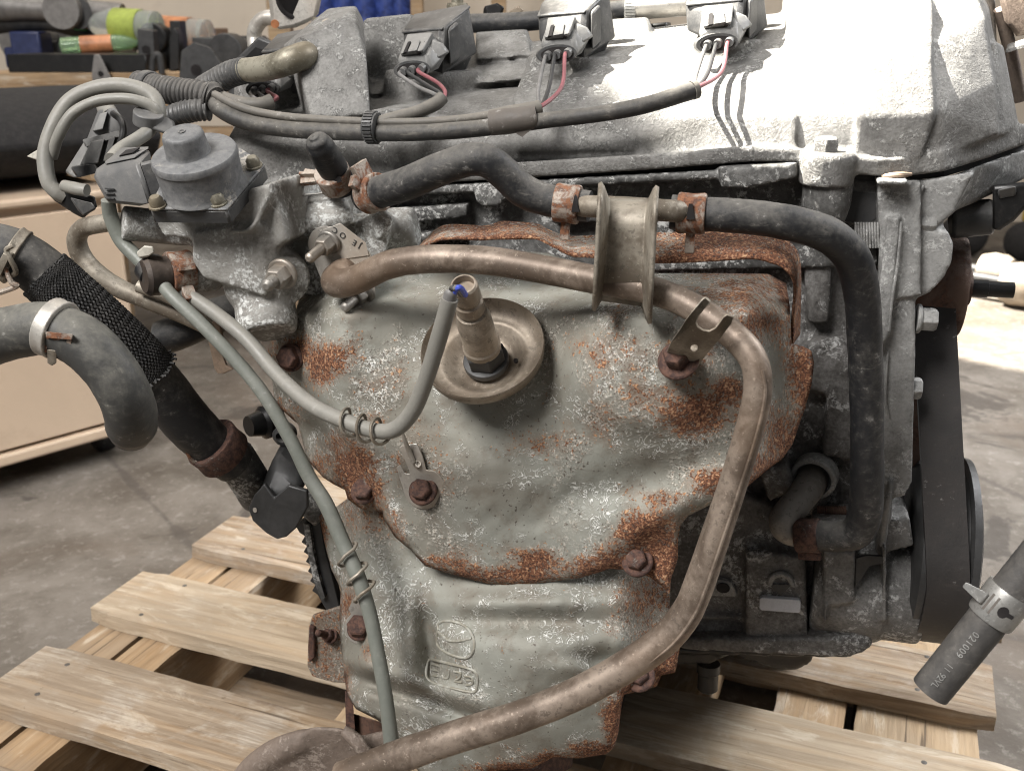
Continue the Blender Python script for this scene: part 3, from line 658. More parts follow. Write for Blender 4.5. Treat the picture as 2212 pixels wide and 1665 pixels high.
m = MB(); st2 = [(575, 414, 421), (860, 398, 404.5), (1150, 384, 390), (1440, 366, 373), (1730, 351, 359), (1850, 376, 384), (1920, 383, 390), (2039, 370, 377), (2128, 343, 351), (2212, 312, 320)]
ee = [.541]*5+[.542, .546, .554, .579, .615]
for (a, ea), (b, eb) in zip(list(zip(st2, ee)), list(zip(st2, ee))[1:]): m.he([(q[0], y, e+d) for q, e in ((a, ea), (b, eb)) for y in (q[1]-9, q[2]+5) for d in (.004, .03)])
m.build('gasket', M['gasket'], ENG)
m = MB(); m.tpx([(1905, 382, .540, 5), (1930, 379, .538, 7), (1950, 378, .538, 7), (1968, 377, .542, 4)], 10); m.build('sealant_bead', M['tbrown'], ENG)

# valve cover
m = MB()
st = [(470, 404, 424, .545), (560, 398, 416, .5365), (860, 372, 400, .5365), (1115, 351, 385, .5365), (1400, 333, 367, .5365), (1621, 315, 349, .5365), (1720, 320, 350, .5365), (1845, 339, 376, .5375), (1920, 343, 383, .541), (1988, 336, 377, .548), (2039, 325, 370, .550), (2128, 292, 343, .574), (2225, 264, 308, .610)]
for a, b in zip(st, st[1:]): m.he([(q[0], y, q[3]+d) for q in (a, b) for y in q[1:3] for d in (0, .04)])
m.he([(470, 410, .556), (480, 320, .556), (510, 270, .575), (540, 235, .62), (540, 220, .78), (470, 400, .78),
      (1720, 345, .547), (1720, 290, .549), (1720, 235, .565), (1720, 150, .62), (1720, 120, .78), (1720, 345, .78)])
m.he([(1118, 330, .548), (1125, 262, .557), (1108, 212, .585), (1140, 135, .635), (1160, 95, .70), (1160, 200, .78),
      (1720, 315, .546), (1720, 250, .553), (1700, 160, .585), (1690, 70, .64), (1690, 30, .72), (1700, 200, .78)])
m.he([(560, 230, .62), (780, 205, .64), (780, 130, .70), (1190, 165, .64), (1190, 88, .70), (560, 190, .72), (560, 260, .80), (780, 130, .80), (1190, 88, .80), (1190, 200, .80)])
m.he([(1150, 120, .68), (1720, 60, .68), (1150, 90, .74), (1720, 25, .74), (1150, 200, .80), (1720, 200, .80), (1150, 90, .80), (1720, 25, .80)])
m.he([(1720, 345, .552), (2042, 345, .560), (1720, 290, .556), (2042, 290, .566), (2160, 310, .585), (2160, 285, .588), (1720, 345, .66), (2160, 310, .70), (1720, 290, .66), (2160, 280, .70)])
# boxy breather chamber
m.he([(672, 256, .556), (800, 250, .560), (792, 130, .575), (770, 48, .60), (748, 36, .60), (640, 86, .578), (632, 100, .582), (645, 152, .57),
      (709, 18, .64), (769, 12, .64), (784, 40, .65), (610, 100, .64), (650, 250, .64), (800, 240, .66)])
m.he([(784, 45, .665), (888, 30, .665), (900, 34, .69), (790, 40, .69), (784, 190, .66), (900, 180, .66), (900, 190, .70), (790, 190, .70)])
m.slab([(800, 238), (870, 232), (900, 245), (880, 262), (800, 262)], .556, .60)
# humps behind the coils
for x0, x1, y0, y1 in ((1028, 1140, 68, 120), (1290, 1402, 42, 105), (1500, 1600, 30, 90)):
    m.he([(x, y, e) for x, y, e in ((x0, y0+6, .70), (x1-8, y0-2, .70), (x1+6, y0+14, .70), (x1+4, y1, .665), (x0, y1+10, .665), (x0, y0, .75), (x1, y0-6, .75), (x0, y1, .75), (x1, y1, .75))])
# coil wells
for x, y in ((610, 175), (935, 165), (1245, 135), (1560, 100)):
    p = E(x, y, .645); m.lathe(p, Z, [(-.03, .034), (.0, .031), (.004, .029)], 32)
# big front hump
m.he([(1690, 335, .549), (1700, 250, .556), (1830, 338, .549), (1835, 250, .552), (2030, 338, .551), (2032, 240, .551), (1760, 120, .585), (1990, 110, .570), (1700, 20, .64), (1800, -60, .70), (1990, -70, .66),
      (2158, 290, .572), (2150, 180, .577), (2128, 40, .596), (2090, -60, .67), (2160, 300, .66), (2150, 0, .76), (1690, 0, .78), (1690, 300, .78), (2150, 290, .78)])
m.he([(1845, 340, .5465), (1850, 250, .547), (1990, 338, .5465), (2020, 245, .546), (1870, 120, .567), (2012, 120, .562), (1880, 20, .60), (2015, 10, .595), (1860, 300, .60), (2020, 300, .60), (1900, 0, .64), (2010, -20, .64)])
m.he([(2150, 296, .580), (2170, 292, .582), (2200, 266, .603), (2150, 90, .595), (2168, 100, .61), (2190, 260, .66), (2150, 280, .66), (2150, 90, .66)])
# bolt ear
p = E(1785, 372, .540); m.lathe(p, Z, [(-.006, 58*S(p)), (.008, 60*S(p)), (.0105, 50*S(p))], 32)
COV = m.build('valve_cover', M['cover'], ENG, remesh=.0013, smooth=5)
p = E(1781, 343, .5385); hexbolt(p, Z*.97-N*.1, 27*S(p), .0085, 'cover_bolt', M['cover'], COV, 1.45)
p = E(709, 51, .606); m = MB(); m.lathe(p, AX(p, -.1, -.8, 62), [(-.004, 13*S(p)), (.0012, 13*S(p)), (.0012, 8*S(p)), (-.003, 7*S(p)), (-.003, .0003)], 20); m.build('chamber_screw', M['boltg'], COV)
# nozzle on the chamber: brass elbow into corrugated loom
m = MB(); m.tpx([(672, 118, .585, 30), (655, 122, .572, 30), (630, 130, .566, 29), (595, 143, .567, 27), (560, 150, .572, 27), (528, 152, .578, 25)], 20); m.build('breather_elbow', M['brass'], COV)
p = E(668, 119, .582); m = MB(); m.lathe(p, AX(p, -.9, .2, 60), [(-.004, 38*S(p)), (.0028, 38*S(p)), (.003, 34*S(p))], 28); m.build('elbow_collar', M['cover'], COV)

# timing cover column
m = MB()
m.slab([(1895, 392), (1990, 392), (1990, 640), (1902, 650)], .545, .62)
m.slab([(1895, 388), (1962, 388), (1962, 402), (1895, 402)], .532, .57)
m.he([(x, y, e) for e in (.552, .64) for x, y in ((1960, 392), (2105, 372), (2058, 462), (1970, 530))])
m.he([(2050, 382, .560), (2128, 352, .578), (2225, 318, .617), (2215, 385, .615), (2100, 440, .59), (2050, 460, .57), (2050, 382, .66), (2225, 325, .72), (2215, 385, .72), (2100, 440, .66)])
m.slab([(1930, 500), (2048, 500), (2060, 526), (2057, 566), (2040, 600), (2008, 634), (1930, 665)], .551, .62)
m.slab([(1895, 640), (1978, 640), (1978, 756), (1970, 812), (1970, 1043), (1952, 1074), (1880, 1080)], .548, .62)
m.slab([(1918, 470), (1945, 470), (1925, 720), (1895, 760), (1890, 700)], .541, .58)
for x, y, r in ((1900, 482, 40), (1890, 688, 26), (1900, 836, 25)):
    p = E(x, y, .556); L = (E(1974 if y < 800 else 1945, y, .556)-p).length; m.lathe(p, U, [(0, r*S(p)), (L, r*S(p))], 28)
m.slab([(1905, 640), (1975, 640), (1975, 700), (1940, 716), (1895, 716)], .550, .60)
m.tpx([(1925, 1040, .545, 6), (1915, 1100, .545, 9), (1905, 1180, .546, 9)], 8)
m.slab([(1893, 1060), (1930, 1050), (1925, 1190), (1893, 1195)], .55, .60)
TIM = m.build('timing_cover', M['timing'], ENG, remesh=.0014, smooth=2)
for x, y, r in ((1975, 482, 26), (1979, 688, 25), (1947, 836, 24)):
    p = E(x, y, .556); hexbolt(p, U, r*S(p), .0085, 'cover_bolt', M['timing'], TIM, 1.28)
for a in ([(1995, 400, .550, 3), (1972, 460, .549, 3), (1975, 510, .5495, 3)], [(1947, 480, .540, 3), (1940, 560, .540, 3.5), (1928, 640, .540, 3.5), (1920, 715, .541, 3)], [(1918, 760, .5465, 2.5), (1912, 860, .546, 3), (1921, 900, .547, 2)]):
    m = MB(); m.tpx(a, 8); m.build('casting_rib', M['timing'], TIM)
# solenoid and its plug at the right
p = E(2052, 476, .60); q = E(2146, 468, .60); m = MB(); m.cyl(p, q, 40*S(p), 38*S(p), 32); m.build('cam_solenoid', M['plast'], ENG, bevel=.002)
m = MB(); m.he([(x, y, e) for e in (.578, .625) for x, y in ((2144, 400), (2225, 392), (2225, 440), (2190, 478), (2160, 498), (2144, 496))]); m.build('solenoid_plug', M['black'], ENG, bevel=.002)
m = MB(); m.he([(2155, 410, .5775), (2195, 402, .5775), (2196, 424, .5775), (2156, 432, .5775), (2155, 410, .572), (2195, 402, .572)]); m.build('plug_clip', M['plastm'], ENG, bevel=.001)
# coolant flange bracket top right
m = MB(); m.he([(2150, -40, .68), (2230, -40, .66), (2230, 70, .67), (2195, 82, .68), (2170, 50, .68), (2150, -40, .75), (2230, -40, .75), (2230, 70, .75)]); m.build('hoist_bracket', M['lump'], ENG, bevel=.004)
m = MB(); m.he([(2172, 108, .655), (2225, 92, .65), (2225, 80, .66), (2176, 96, .68), (2172, 116, .655), (2225, 100, .65), (2225, 90, .70), (2176, 102, .70)]); m.build('bracket_ledge', M['cover'], ENG, bevel=.001)
m = MB(); m.tpx([(2160, 20, .69, 14), (2185, 120, .70, 14), (2205, 220, .70, 14)], 12); m.build('bracket_arm', M['lump'], ENG)

# water pump housing by the belt
m = MB(); p = E(1752, 1245, .576); L = (E(1992, 1240, .576)-p).length; R = 122*S(p)
m.lathe(p, U, [(0, R*.86), (.003, R*.95), (L*.62, R), (L*.63, R*.93), (L*.98, R*.93), (L, R*.85)], 40)
m.slab([(1795, 1190), (1848, 1188), (1846, 1300), (1800, 1312)], .5395, .58); m.slab([(1755, 1120), (1850, 1125), (1850, 1190), (1752, 1190)], .546, .60)
m.slab([(1895, 1125), (1965, 1118), (1975, 1180), (1895, 1200)], .550, .60)
for x in (1783, 1911): m.slab([(x-4, 1180), (x+4, 1180), (x+5, 1345), (x-4, 1345)], .5385, .58)
m.slab([(1880, 1340), (1960, 1348), (1950, 1366), (1885, 1368)], .57, .62)
m.build('pump_housing', M['pump'], ENG, remesh=.0018, smooth=2)
m = MB(); m.plate([(1850, 1206), (1870, 1200), (1908, 1202), (1908, 1216), (1878, 1222), (1848, 1270)], .5405, .002); m.build('housing_slot', M['dkst'], ENG)

# belt and pulleys
uc = E(2006, 617, .625); RU = .0215; lz = .274
lc = E(2046, 1300, .541); lc = lc + N*.051; RL = .052; lz = E(2046, 1388, .578).z + RL + .004; lc.z = lz
BW2 = .0112
un, ln = uc.dot(N), lc.dot(N); uu = lc.dot(U)-.001
def loop3(u, n, z): return U*u + N*n + Z*z
dn, dz = ln-un, lc.z-uc.z; dd = math.hypot(dn, dz)
base = math.atan2(dz, dn); off = math.acos((RU-RL)/dd)
pts2 = []
for k in range(25):
    a = base + off + (2*math.pi-2*off)*k/24; pts2.append((un+RU*math.cos(a), uc.z+RU*math.sin(a)))
for k in range(33):
    a = base - off + (2*off)*k/32; pts2.append((ln+RL*math.cos(a), lc.z+RL*math.sin(a)))
m = MB(); vs = []; fs = []; n2 = len(pts2)
cn, cz = (un+ln)/2, (uc.z+lc.z)/2
uu0 = uc.dot(U)-.002
for i, (a, z) in enumerate(pts2):
    t = (uc.z-z)/(uc.z-lc.z); t = max(0, min(1, t)); u0 = uu0*(1-t)+uu*t
    q = pts2[(i+1) % n2]; pq = pts2[i-1]; tx, tz = q[0]-pq[0], q[1]-pq[1]; l = math.hypot(tx, tz) or 1; ox, oz = tz/l, -tx/l
    if (a-cn)*ox+(z-cz)*oz < 0: ox, oz = -ox, -oz
    for u_, h in ((-BW2, 0), (BW2, 0), (BW2, .004), (-BW2, .004)): vs.append(loop3(u0+u_, a+ox*h, z+oz*h))
for i in range(n2):
    j = (i+1) % n2
    for k in range(4): fs.append((i*4+k, i*4+(k+1) % 4, j*4+(k+1) % 4, j*4+k))
m.add(vs, fs); m.build('drive_belt', M['belt'], ENG)
m = MB(); c = loop3(uu0, un, uc.z); m.lathe(c-U*.0125, U, [(0, .012), (0, RU-.0004), (.0235, RU-.0004), (.0235, RU-.0004), (.024, .012)], 48); m.lathe(c-U*.0135, U, [(0, RU+.002), (0, .0302), (.0290, .0306), (.0315, .0300), (.0330, .0285), (.0335, .012), (.038, .010)], 56); m.build('water_pump_pulley', M['rustp'], ENG)
m = MB(); c = loop3(uu0+.014, un, uc.z); m.lathe(c, U, [(0, .0045), (.010, .0045), (.0102, .0052), (.020, .0052), (.0202, .0046), (.034, .0046)], 18); m.build('pulley_shaft', M['black'], ENG)
m = MB(); c = loop3(uu, ln, lz); m.lathe(c-U*.018, U, [(0, .03), (0, RL-.004), (.003, RL+.001), (.0065, RL+.001), (.008, RL-.0002), (.0275, RL-.0002), (.029, RL+.004), (.033, RL+.003), (.036, RL-.008), (.037, .02)], 64); m.build('crank_pulley', M['dkst'], ENG)
m = MB(); c = loop3(uu-.045, ln, lz); m.lathe(c, U, [(0, .018), (.028, .018)], 24); m.build('crank_snout', M['dkst'], ENG)
# inner belt run guide (dark reddish plate behind the belt)
m = MB(); m.he([(1968, 850, .605), (1992, 850, .605), (2006, 1180, .59), (1975, 1180, .59), (1968, 850, .63), (1992, 850, .63), (2006, 1180, .63), (1975, 1180, .63)]); m.build('belt_backplate', M['rustp'], ENG)

# short coolant pipe out of the block
m = MB(); m.tpx([(1762, 1018, .572, 34), (1748, 1050, .555, 33), (1722, 1085, .540, 32), (1694, 1115, .530, 30), (1690, 1138, .527, 27), (1705, 1152, .527, 25), (1730, 1158, .530, 24), (1760, 1160, .532, 24)], 20); m.build('coolant_pipe', M['pipeg'], ENG)
m = MB(); p = E(1765, 1102, .555); q = E(1828, 1102, .555); d = (q-p).normalized(); L = (q-p).length
m.lathe(p, d, [(L*k/26, (9 if k % 2 else 10.5)*S(p)) for k in range(27)], 14); m.build('stud', M['rustp'], ENG)
# ------------------------------------------------------------------ heat shields
SHU = [(648, 640), (700, 618), (790, 600), (830, 560), (905, 545), (1060, 540), (1180, 545), (1290, 580), (1420, 590), (1560, 590), (1660, 592), (1698, 612), (1706, 660), (1710, 742), (1735, 748), (1753, 758), (1759, 785), (1753, 832), (1743, 866), (1741, 880), (1729, 909), (1712, 960), (1691, 989), (1652, 1019), (1612, 1053), (1570, 1076), (1526, 1094), (1486, 1114), (1470, 1134), (1465, 1164), (1464, 1207), (1449, 1251), (1446, 1287), (1434, 1269), (1404, 1246), (1360, 1231), (1315, 1228), (1300, 1234), (1252, 1248), (1181, 1257), (1106, 1265), (1052, 1260), (1007, 1248), (962, 1236), (918, 1222), (888, 1189), (852, 1159), (829, 1120), (826, 1104), (800, 1104), (778, 1098), (751, 1078), (745, 1058), (721, 1046), (698, 1031), (665, 995), (659, 974), (650, 940), (644, 916), (632, 906), (602, 879), (592, 858), (588, 820), (576, 770), (584, 735), (630, 700)]
def e_up(x, y, d):
    e = .437 - .010*smooth01((y-650)/600)
    e += .070*smooth01((690-y)/150)*(1-.35*gs(x, y, 1000, 640, 260, 90))        # rolls back under the top lip
    e += .030*smooth01((760-x)/190)                                              # and round the left end
    e += .035*smooth01((x-1600)/110)
    e -= .015*gs(x, y, 1400, 820, 195, 180)*1.0                                  # big dome on the right
    e -= .005*smooth01((gs(x, y, 1390, 800, 200, 150)-.30)/.35)
    e += .004*gs(x, y, 1190, 850, 45, 130, 10)                                   # crease left of the dome
    e += .018*smooth01((860-y)/230)*math.exp(-((x-1040)/230)**4) + .006*gs(x, y, 1040, 745, 150, 120)                                      # pocket of the sensor dish
    e += .0065*gs(x, y, 1370, 1040, 250, 46, -16)                                 # broad diagonal trough
    e -= .006*gs(x, y, 1430, 1110, 170, 30, -34) 
    e -= .007*gs(x, y, 1060, 1040, 130, 130)
    f = smooth01((x+.0*y - (640 + .62*(y-920) + 40))/60) if y > 880 else 1       # bolt flange at lower left sits back
    e += .011*(1-f)*smooth01((y-880)/60)
    e += .005*gs(x, y, 1400, 1200, 70, 50)
    e += .006*gs(x, y, 1735, 830, 40, 120)
    e -= .006*gs(x, y, 700, 770, 90, 60, 30)
    e += .0013*(mnoise.noise(Vector((x/95, y/95, 1.3)))) + .0006*mnoise.noise(Vector((x/30, y/30, 5.1)))
    if d < 16: e += .0028*(1-d/16)**2
    return e
RU_ = [(720, 770, 60, 45, .7), (690, 790, 40, 60, .8), (640, 760, 50, 40, .8), (800, 830, 90, 50, .25), (850, 790, 40, 40, .3), (765, 1010, 60, 60, .85), (730, 960, 40, 40, .5), (790, 1060, 50, 40, .9), (860, 990, 40, 40, .35), (700, 1000, 40, 40, .4),
       (1320, 760, 120, 70, .42), (1500, 890, 100, 55, .80), (1560, 850, 60, 45, .7), (1180, 960, 90, 40, .45), (1310, 900, 60, 60, .35), (1400, 860, 120, 70, .38), (1600, 640, 130, 60, .55), (1640, 700, 80, 60, .6), (1480, 640, 90, 40, .3), (1340, 680, 40, 40, .3),
       (1735, 800, 40, 120, .75), (1690, 950, 60, 70, .7), (1640, 1000, 60, 40, .6), (1560, 1040, 90, 35, .75), (1430, 1075, 60, 25, .6), (1395, 1150, 70, 50, .95), (1430, 1210, 50, 60, 1.0), (1340, 1210, 80, 40, .8), (1380, 1212, 50, 50, 1.0),
       (1160, 1215, 60, 35, .85), (1100, 1240, 150, 24, .75), (1270, 1230, 80, 30, .7), (960, 1215, 90, 26, .5), (1000, 1190, 60, 30, .3), (860, 1140, 30, 60, .35), (900, 950, 50, 50, .3), (930, 1020, 60, 90, .32), (1250, 760, 40, 60, .3), (620, 890, 40, 40, .4), (1480, 770, 80, 60, .55), (800, 910, 40, 30, .45), (1700, 620, 30, 60, .8)]
def rustf(L):
    def f(x, y, d):
        v = max([a*gs(x, y, cx, cy, sx, sy) for cx, cy, sx, sy, a in L]) + .01
        return min(1.1, v + .22*math.exp(-d/9))
    return f
HS = sheet(SHU, e_up, 8.5, 'heat_shield', M['shield'], ENG, .0012, rustf(RU_))
HS['label'] = 'grey green upper heat shield blotched with orange rust and white bloom'

# overhanging top lip
TOP = [(903, 532), (926, 508), (948, 491), (977, 484), (1049, 487), (1081, 478), (1121, 479), (1163, 484), (1190, 498), (1228, 509), (1282, 508), (1419, 502), (1553, 501), (1667, 505), (1706, 522), (1727, 553), (1731, 601), (1730, 660), (1729, 722)]
LOW = [(905, 536), (935, 522), (960, 519), (990, 517), (1040, 517), (1075, 516), (1121, 514), (1160, 518), (1195, 535), (1240, 554), (1276, 557), (1416, 569), (1538, 563), (1621, 557), (1665, 566), (1694, 580), (1716, 612), (1714, 670), (1712, 745)]
m = MB(); nu = 8; vs = []; T_ = catmull([Vector((x, y, 0)) for x, y in TOP], 6); L_ = catmull([Vector((x, y, 0)) for x, y in LOW], 6); fs = []
for i, (a, b) in enumerate(zip(T_, L_)):
    for k in range(nu+1):
        t = k/nu; w = mnoise.noise(Vector((i*.11, t*2, 0)))*.0015
        vs.append(E(a.x*(1-t)+b.x*t, a.y*(1-t)+b.y*t, .478-.024*smooth01(t**.8)+w + (.03*smooth01((a.y-560)/150) if a.x > 1690 else 0)))
for i in range(len(T_)-1):
    for k in range(nu): q = i*(nu+1)+k; fs.append((q, q+1, q+nu+2, q+nu+1))
m.add(vs, fs); lip = m.build('shield_lip', M['shield'], ENG, solid=.0014, sharp=180)
at = lip.data.attributes.new('rust', 'FLOAT', 'POINT')
at.data.foreach_set('value', [.44 + .3*(k % (nu+1) in (nu-1, nu)) + .32*gs(T_[k//(nu+1)].x, 0, 1620, 0, 170, 1) + .22*gs(T_[k//(nu+1)].x, 0, 1080, 0, 90, 1) for k in range(len(vs))])  # rust amount, partly raised so the up-facing lip looks brightly lit

# lower shield
SHL = [(689, 1114), (715, 1102), (760, 1070), (900, 1120), (1100, 1180), (1300, 1170), (1450, 1200), (1449, 1251), (1446, 1312), (1452, 1340), (1473, 1372), (1462, 1438), (1458, 1452), (1428, 1458), (1419, 1482), (1371, 1494), (1348, 1500), (1342, 1527), (1336, 1580), (1327, 1613), (1309, 1628), (1252, 1637), (1196, 1634), (1151, 1658), (1062, 1664), (1000, 1690), (930, 1690), (880, 1640), (861, 1597), (829, 1567), (817, 1555), (769, 1531), (754, 1507), (748, 1494), (745, 1468), (736, 1392), (733, 1330), (736, 1272), (716, 1230), (706, 1192), (700, 1168)]
def e_lo(x, y, d):
    e = .447 - .022*smooth01((y-1150)/300)
    e -= .020*gs(x, y, 1120, 1440, 190, 240)                                     # pipe shaped belly
    e += .028*smooth01((800-x)/80)
    e += .026*smooth01((x-1330)/110)
    e += .010*gs(x, y, 930, 1400, 22, 90, -8)                                    # pressed grooves
    e -= .007*gs(x, y, 880, 1380, 30, 120)
    e += .006*gs(x, y, 1130, 1345, 190, 24) - .005*gs(x, y, 1130, 1300, 190, 22)
    e += .008*gs(x, y, 1300, 1425, 60, 22) - .004*gs(x, y, 1240, 1440, 50, 20)
    yy = 1495+.33*(x-860); e += .009*math.exp(-((y-yy)/16)**2)*smooth01((1130-x)/200) - .006*math.exp(-((y-yy+34)/20)**2)*smooth01((1130-x)/200)
    e += .0018*mnoise.noise(Vector((x/80, y/80, 9.3))) + .0005*mnoise.noise(Vector((x/24, y/24, 2.1)))
    if d < 14: e += .003*(1-d/14)**2
    return e
RL_ = [(1400, 1290, 60, 70, .6), (1340, 1350, 60, 50, .35), (1400, 1330, 40, 80, .5), (1440, 1440, 60, 60, .9), (1370, 1490, 50, 40, .8), (1330, 1560, 30, 60, .95), (1290, 1620, 70, 25, .7), (1180, 1640, 60, 20, .6), (790, 1120, 90, 50, .42), (760, 1300, 26, 40, .55), (800, 1410, 24, 30, .45), (745, 1480, 20, 40, .5), (1380, 1400, 30, 40, .4), (1100, 1660, 90, 18, .7), (690, 1150, 20, 50, .6)]
LS = sheet(SHL, e_lo, 8.5, 'lower_heat_shield', M['shield'], ENG, .0012, rustf(RL_))
LS['label'] = 'plainer grey lower heat shield with an embossed maker mark'
# raised mark
def emb(pts, name='embossed_mark', closed=False, r=4.0):
    m = MB(); m.tpx([(530.9+x*.29764, 1169.7+y*.29764, e_lo(530.9+x*.29764, 1169.7+y*.29764, 99)-.0001, r*.8) for x, y in pts + (pts[:1] if closed else [])], 8, 5); m.build(name, M['lab'], LS)
M['lab'] = M['shield2'] = (lambda t: t.fin(t.mix(t.step(t.noise(120, 5, .7), .4, .66), (.25, .235, .19), (.42, .42, .38)), .6, .2, t.bump(t.noise(300, 4, .7), .3, .0006)))(NT('shield_emboss'))
emb([(1398, 640), (1402, 592), (1480, 575), (1590, 612), (1650, 690), (1655, 780), (1600, 842), (1480, 815), (1395, 755), (1390, 665)], closed=True)
emb([(1396, 650), (1470, 715), (1560, 718), (1640, 700)])
emb([(1340, 850), (1480, 885), (1620, 920), (1678, 962), (1680, 1040), (1650, 1090), (1500, 1062), (1380, 1030), (1312, 980), (1318, 880)], closed=True)
emb([(1410, 905), (1350, 890), (1345, 960), (1405, 978)], r=3.2); emb([(1347, 925), (1395, 938)], r=3.0)
emb([(1478, 925), (1470, 985), (1440, 990), (1425, 968)], r=3.2)
emb([(1510, 940), (1560, 955), (1550, 990), (1515, 1010), (1570, 1020)], r=3.2); emb([(1590, 975), (1640, 985), (1645, 1030), (1600, 1040)], r=3.2); emb([(1600, 1005), (1645, 1008)], r=3.0)
# left flange tab of the manifold and the dark slotted edge behind
m = MB(); m.plate([(674, 1330), (736, 1310), (750, 1330), (752, 1476), (720, 1474), (674, 1461), (663, 1438), (666, 1354)], .472, .003)
o = m.build('flange_tab', M['shield'], ENG, bevel=.0008); at = o.data.attributes.new('rust', 'FLOAT', 'POINT'); at.data.foreach_set('value', [.42]*len(o.data.vertices))
m = MB(); m.plate([(668, 1350), (678, 1356), (680, 1420), (668, 1432), (664, 1400)], .469, .0028); m.build('tab_edge', M['rust'], ENG, bevel=.0008)
m = MB(); pts = [(636, 1132)]
for k in range(7): pts += [(646+k*4.6, 1150+k*21), (658+k*4.6, 1158+k*21)]
pts += [(700, 1310), (720, 1335), (735, 1318), (716, 1240), (700, 1180), (690, 1118), (660, 1120)]
m.plate(pts, .50, .006); m.build('slotted_gasket', M['dkst'], ENG, bevel=.0005)
m = MB(); m.plate([(655, 1130), (668, 1135), (676, 1190), (690, 1250), (702, 1290), (694, 1296), (676, 1250), (664, 1190)], .497, .0028); m.build('gasket_strip', M['head'], ENG)
m = MB(); m.he([(x, y, e) for e in (.515, .60) for x, y in ((690, 700), (900, 620), (1500, 620), (1660, 700), (1640, 960), (1400, 1100), (880, 1100), (700, 930))]); m.build('exhaust_manifold', M['rust'], ENG, remesh=.004, smooth=4)
m = MB(); m.cyl(E(1110, 1180, .53), E(1090, 1640, .475), .036, .040, 32); m.build('exhaust_downpipe', M['rust'], ENG)

# bolts on the shield
def sb(x, y, r, h, mat, name='shield_bolt', fl=1.55, parent=None, tilt=(-.3, -.5, 22), e=None, stud=0):
    ee_ = e if e is not None else (e_up(x, y, 99) if y < 1240 else e_lo(x, y, 99))
    p = E(x, y, ee_-.0006); return hexbolt(p, AX(p, *tilt), r*S(p), h*.72, name, M[mat], parent or HS, fl, stud)
sb(787, 1062, 23, .007, 'rust', fl=1.25); sb(1378, 1214, 23, .0065, 'rust', fl=1.5); sb(630, 772, 24, .007, 'rust', fl=1.3, tilt=(-.8, .1, 30), e=e_up(636, 775, 99)-.002)
sb(778, 1358, 24, .008, 'rust', parent=LS, fl=1.15, e=e_lo(778, 1358, 99)-.001); sb(715, 1373, 14, .006, 'rust', 'flange_nut', 1.3, ENG, (-.4, -.1, 35), .4715, .012); sb(1382, 1462, 22, .006, 'rust', parent=LS)
# clip that holds the big pipe, with its bolt
q = e_up(1465, 778, 99)
sb(1466, 780, 27, .010, 'rust', 'clip_bolt', 1.68, ENG, (-.25, -.45, 26), q-.0062)
# earth tag of the sensor lead
et = e_up(915, 1050, 99)-.0022
def rt(cx, cy, r, a0, a1, n=14): return [(cx+r*math.cos(math.radians(a0+(a1-a0)*k/n)), cy+r*math.sin(math.radians(a0+(a1-a0)*k/n))) for k in range(n+1)]
m = MB(); m.plate([(862, 968), (868, 962), (900, 958), (912, 985), (920, 1015)] + rt(917, 1056, 44, -60, 160) + [(862, 1030), (856, 1010), (864, 1004), (874, 1022), (884, 1024), (884, 1018), (866, 975)], et, .0011); m.build('earth_tag', M['plate'], HS, bevel=.0003)
m = MB(); m.tpx([(869, 935, et-.006, 4), (876, 955, et-.004, 5), (884, 975, et-.0015, 6), (893, 998, et-.001, 6)], 8); m.build('tag_wire', M['plate'], HS)
m = MB(); m.lathe(E(903, 1002, et-.0001), AX(E(903, 1002, et), 0, -.3, 15), [(-.001, .0022), (.001, .0020), (.001, .0012), (-.0002, .001)], 14, .7); m.build('tag_rivet', M['plate'], HS)
sb(915, 1060, 23, .0065, 'rust', 'earth_bolt', 1.42, HS, (-.35, -.2, 24), et-.0004)
et2 = e_lo(778, 1345, 99)-.0012
m = MB(); m.plate([(768, 1288), (776, 1286), (782, 1300), (778, 1312), (785, 1318), (792, 1310)] + rt(779, 1356, 36, -55, 235) + [(752, 1315), (762, 1295)], et2, .0010); m.build('earth_tag', M['plate'], LS, bevel=.0003)

# ------------------------------------------------------------------ oxygen sensor and its dish
p = E(1050, 778, e_up(1050, 778, 99)-.011); s = S(p); a = AX(p, -.29, -.96, 38)
OX = MB(); OX.lathe(p - a*.004, a, [(0, .0005), (0, 60*s), (.0012, 66*s), (.0022, 76*s), (.0066, 88*s), (.0072, 97*s), (.0070, 110*s), (.0115, 126*s), (.0142, 130*s), (.0150, 132*s), (.0143, 134*s), (.009, 130*s), (.0055, 114*s), (.0050, 96*s), (-.002, 66*s)], 56)
DSH = OX.build('sensor_dish', M['dish'], ENG, sharp=60)
m = MB()
m.lathe(p - a*.002, a, [(0, 50*s), (.0030, 50*s), (.0032, 46*s)], 36)
m.lathe(p + a*.0011, a, [(0, 44*s), (.0075, 44*s), (.0085, 39*s)], 6)
o = m.build('sensor_nut', M['dkst'], ENG, bevel=.0004)
m = MB(); m.lathe(p + a*.009, a, [(0, 40*s), (.003, 41*s), (.004, 38*s), (.022, 37*s), (.024, 33*s), (.0265, 32*s), (.0272, 27*s), (.0285, 27*s), (.0292, 31*s), (.034, 30*s), (.0348, 26*s), (.036, 26*s), (.037, 29*s), (.0445, 28*s), (.0455, 25*s), (.0455, 22*s), (.042, 21*s), (.042, .0003)], 36)
SEN = m.build('oxygen_sensor', M['dish'], ENG, sharp=28)
for dx, dy in ((95, 5), (-15, 62), (38, -80)):
    v = U*(dx*s*.72) + Z*(-dy*s*.72); v = v - a*v.dot(a); m = MB(); m.lathe(p + v + a*.0052 - a*.004, a, [(0, 5*s), (.0012, 5*s)], 12); m.build('vent_hole', M['dark'], DSH)
tp = p + a*.051
m = MB(); w0 = tp - a*.004
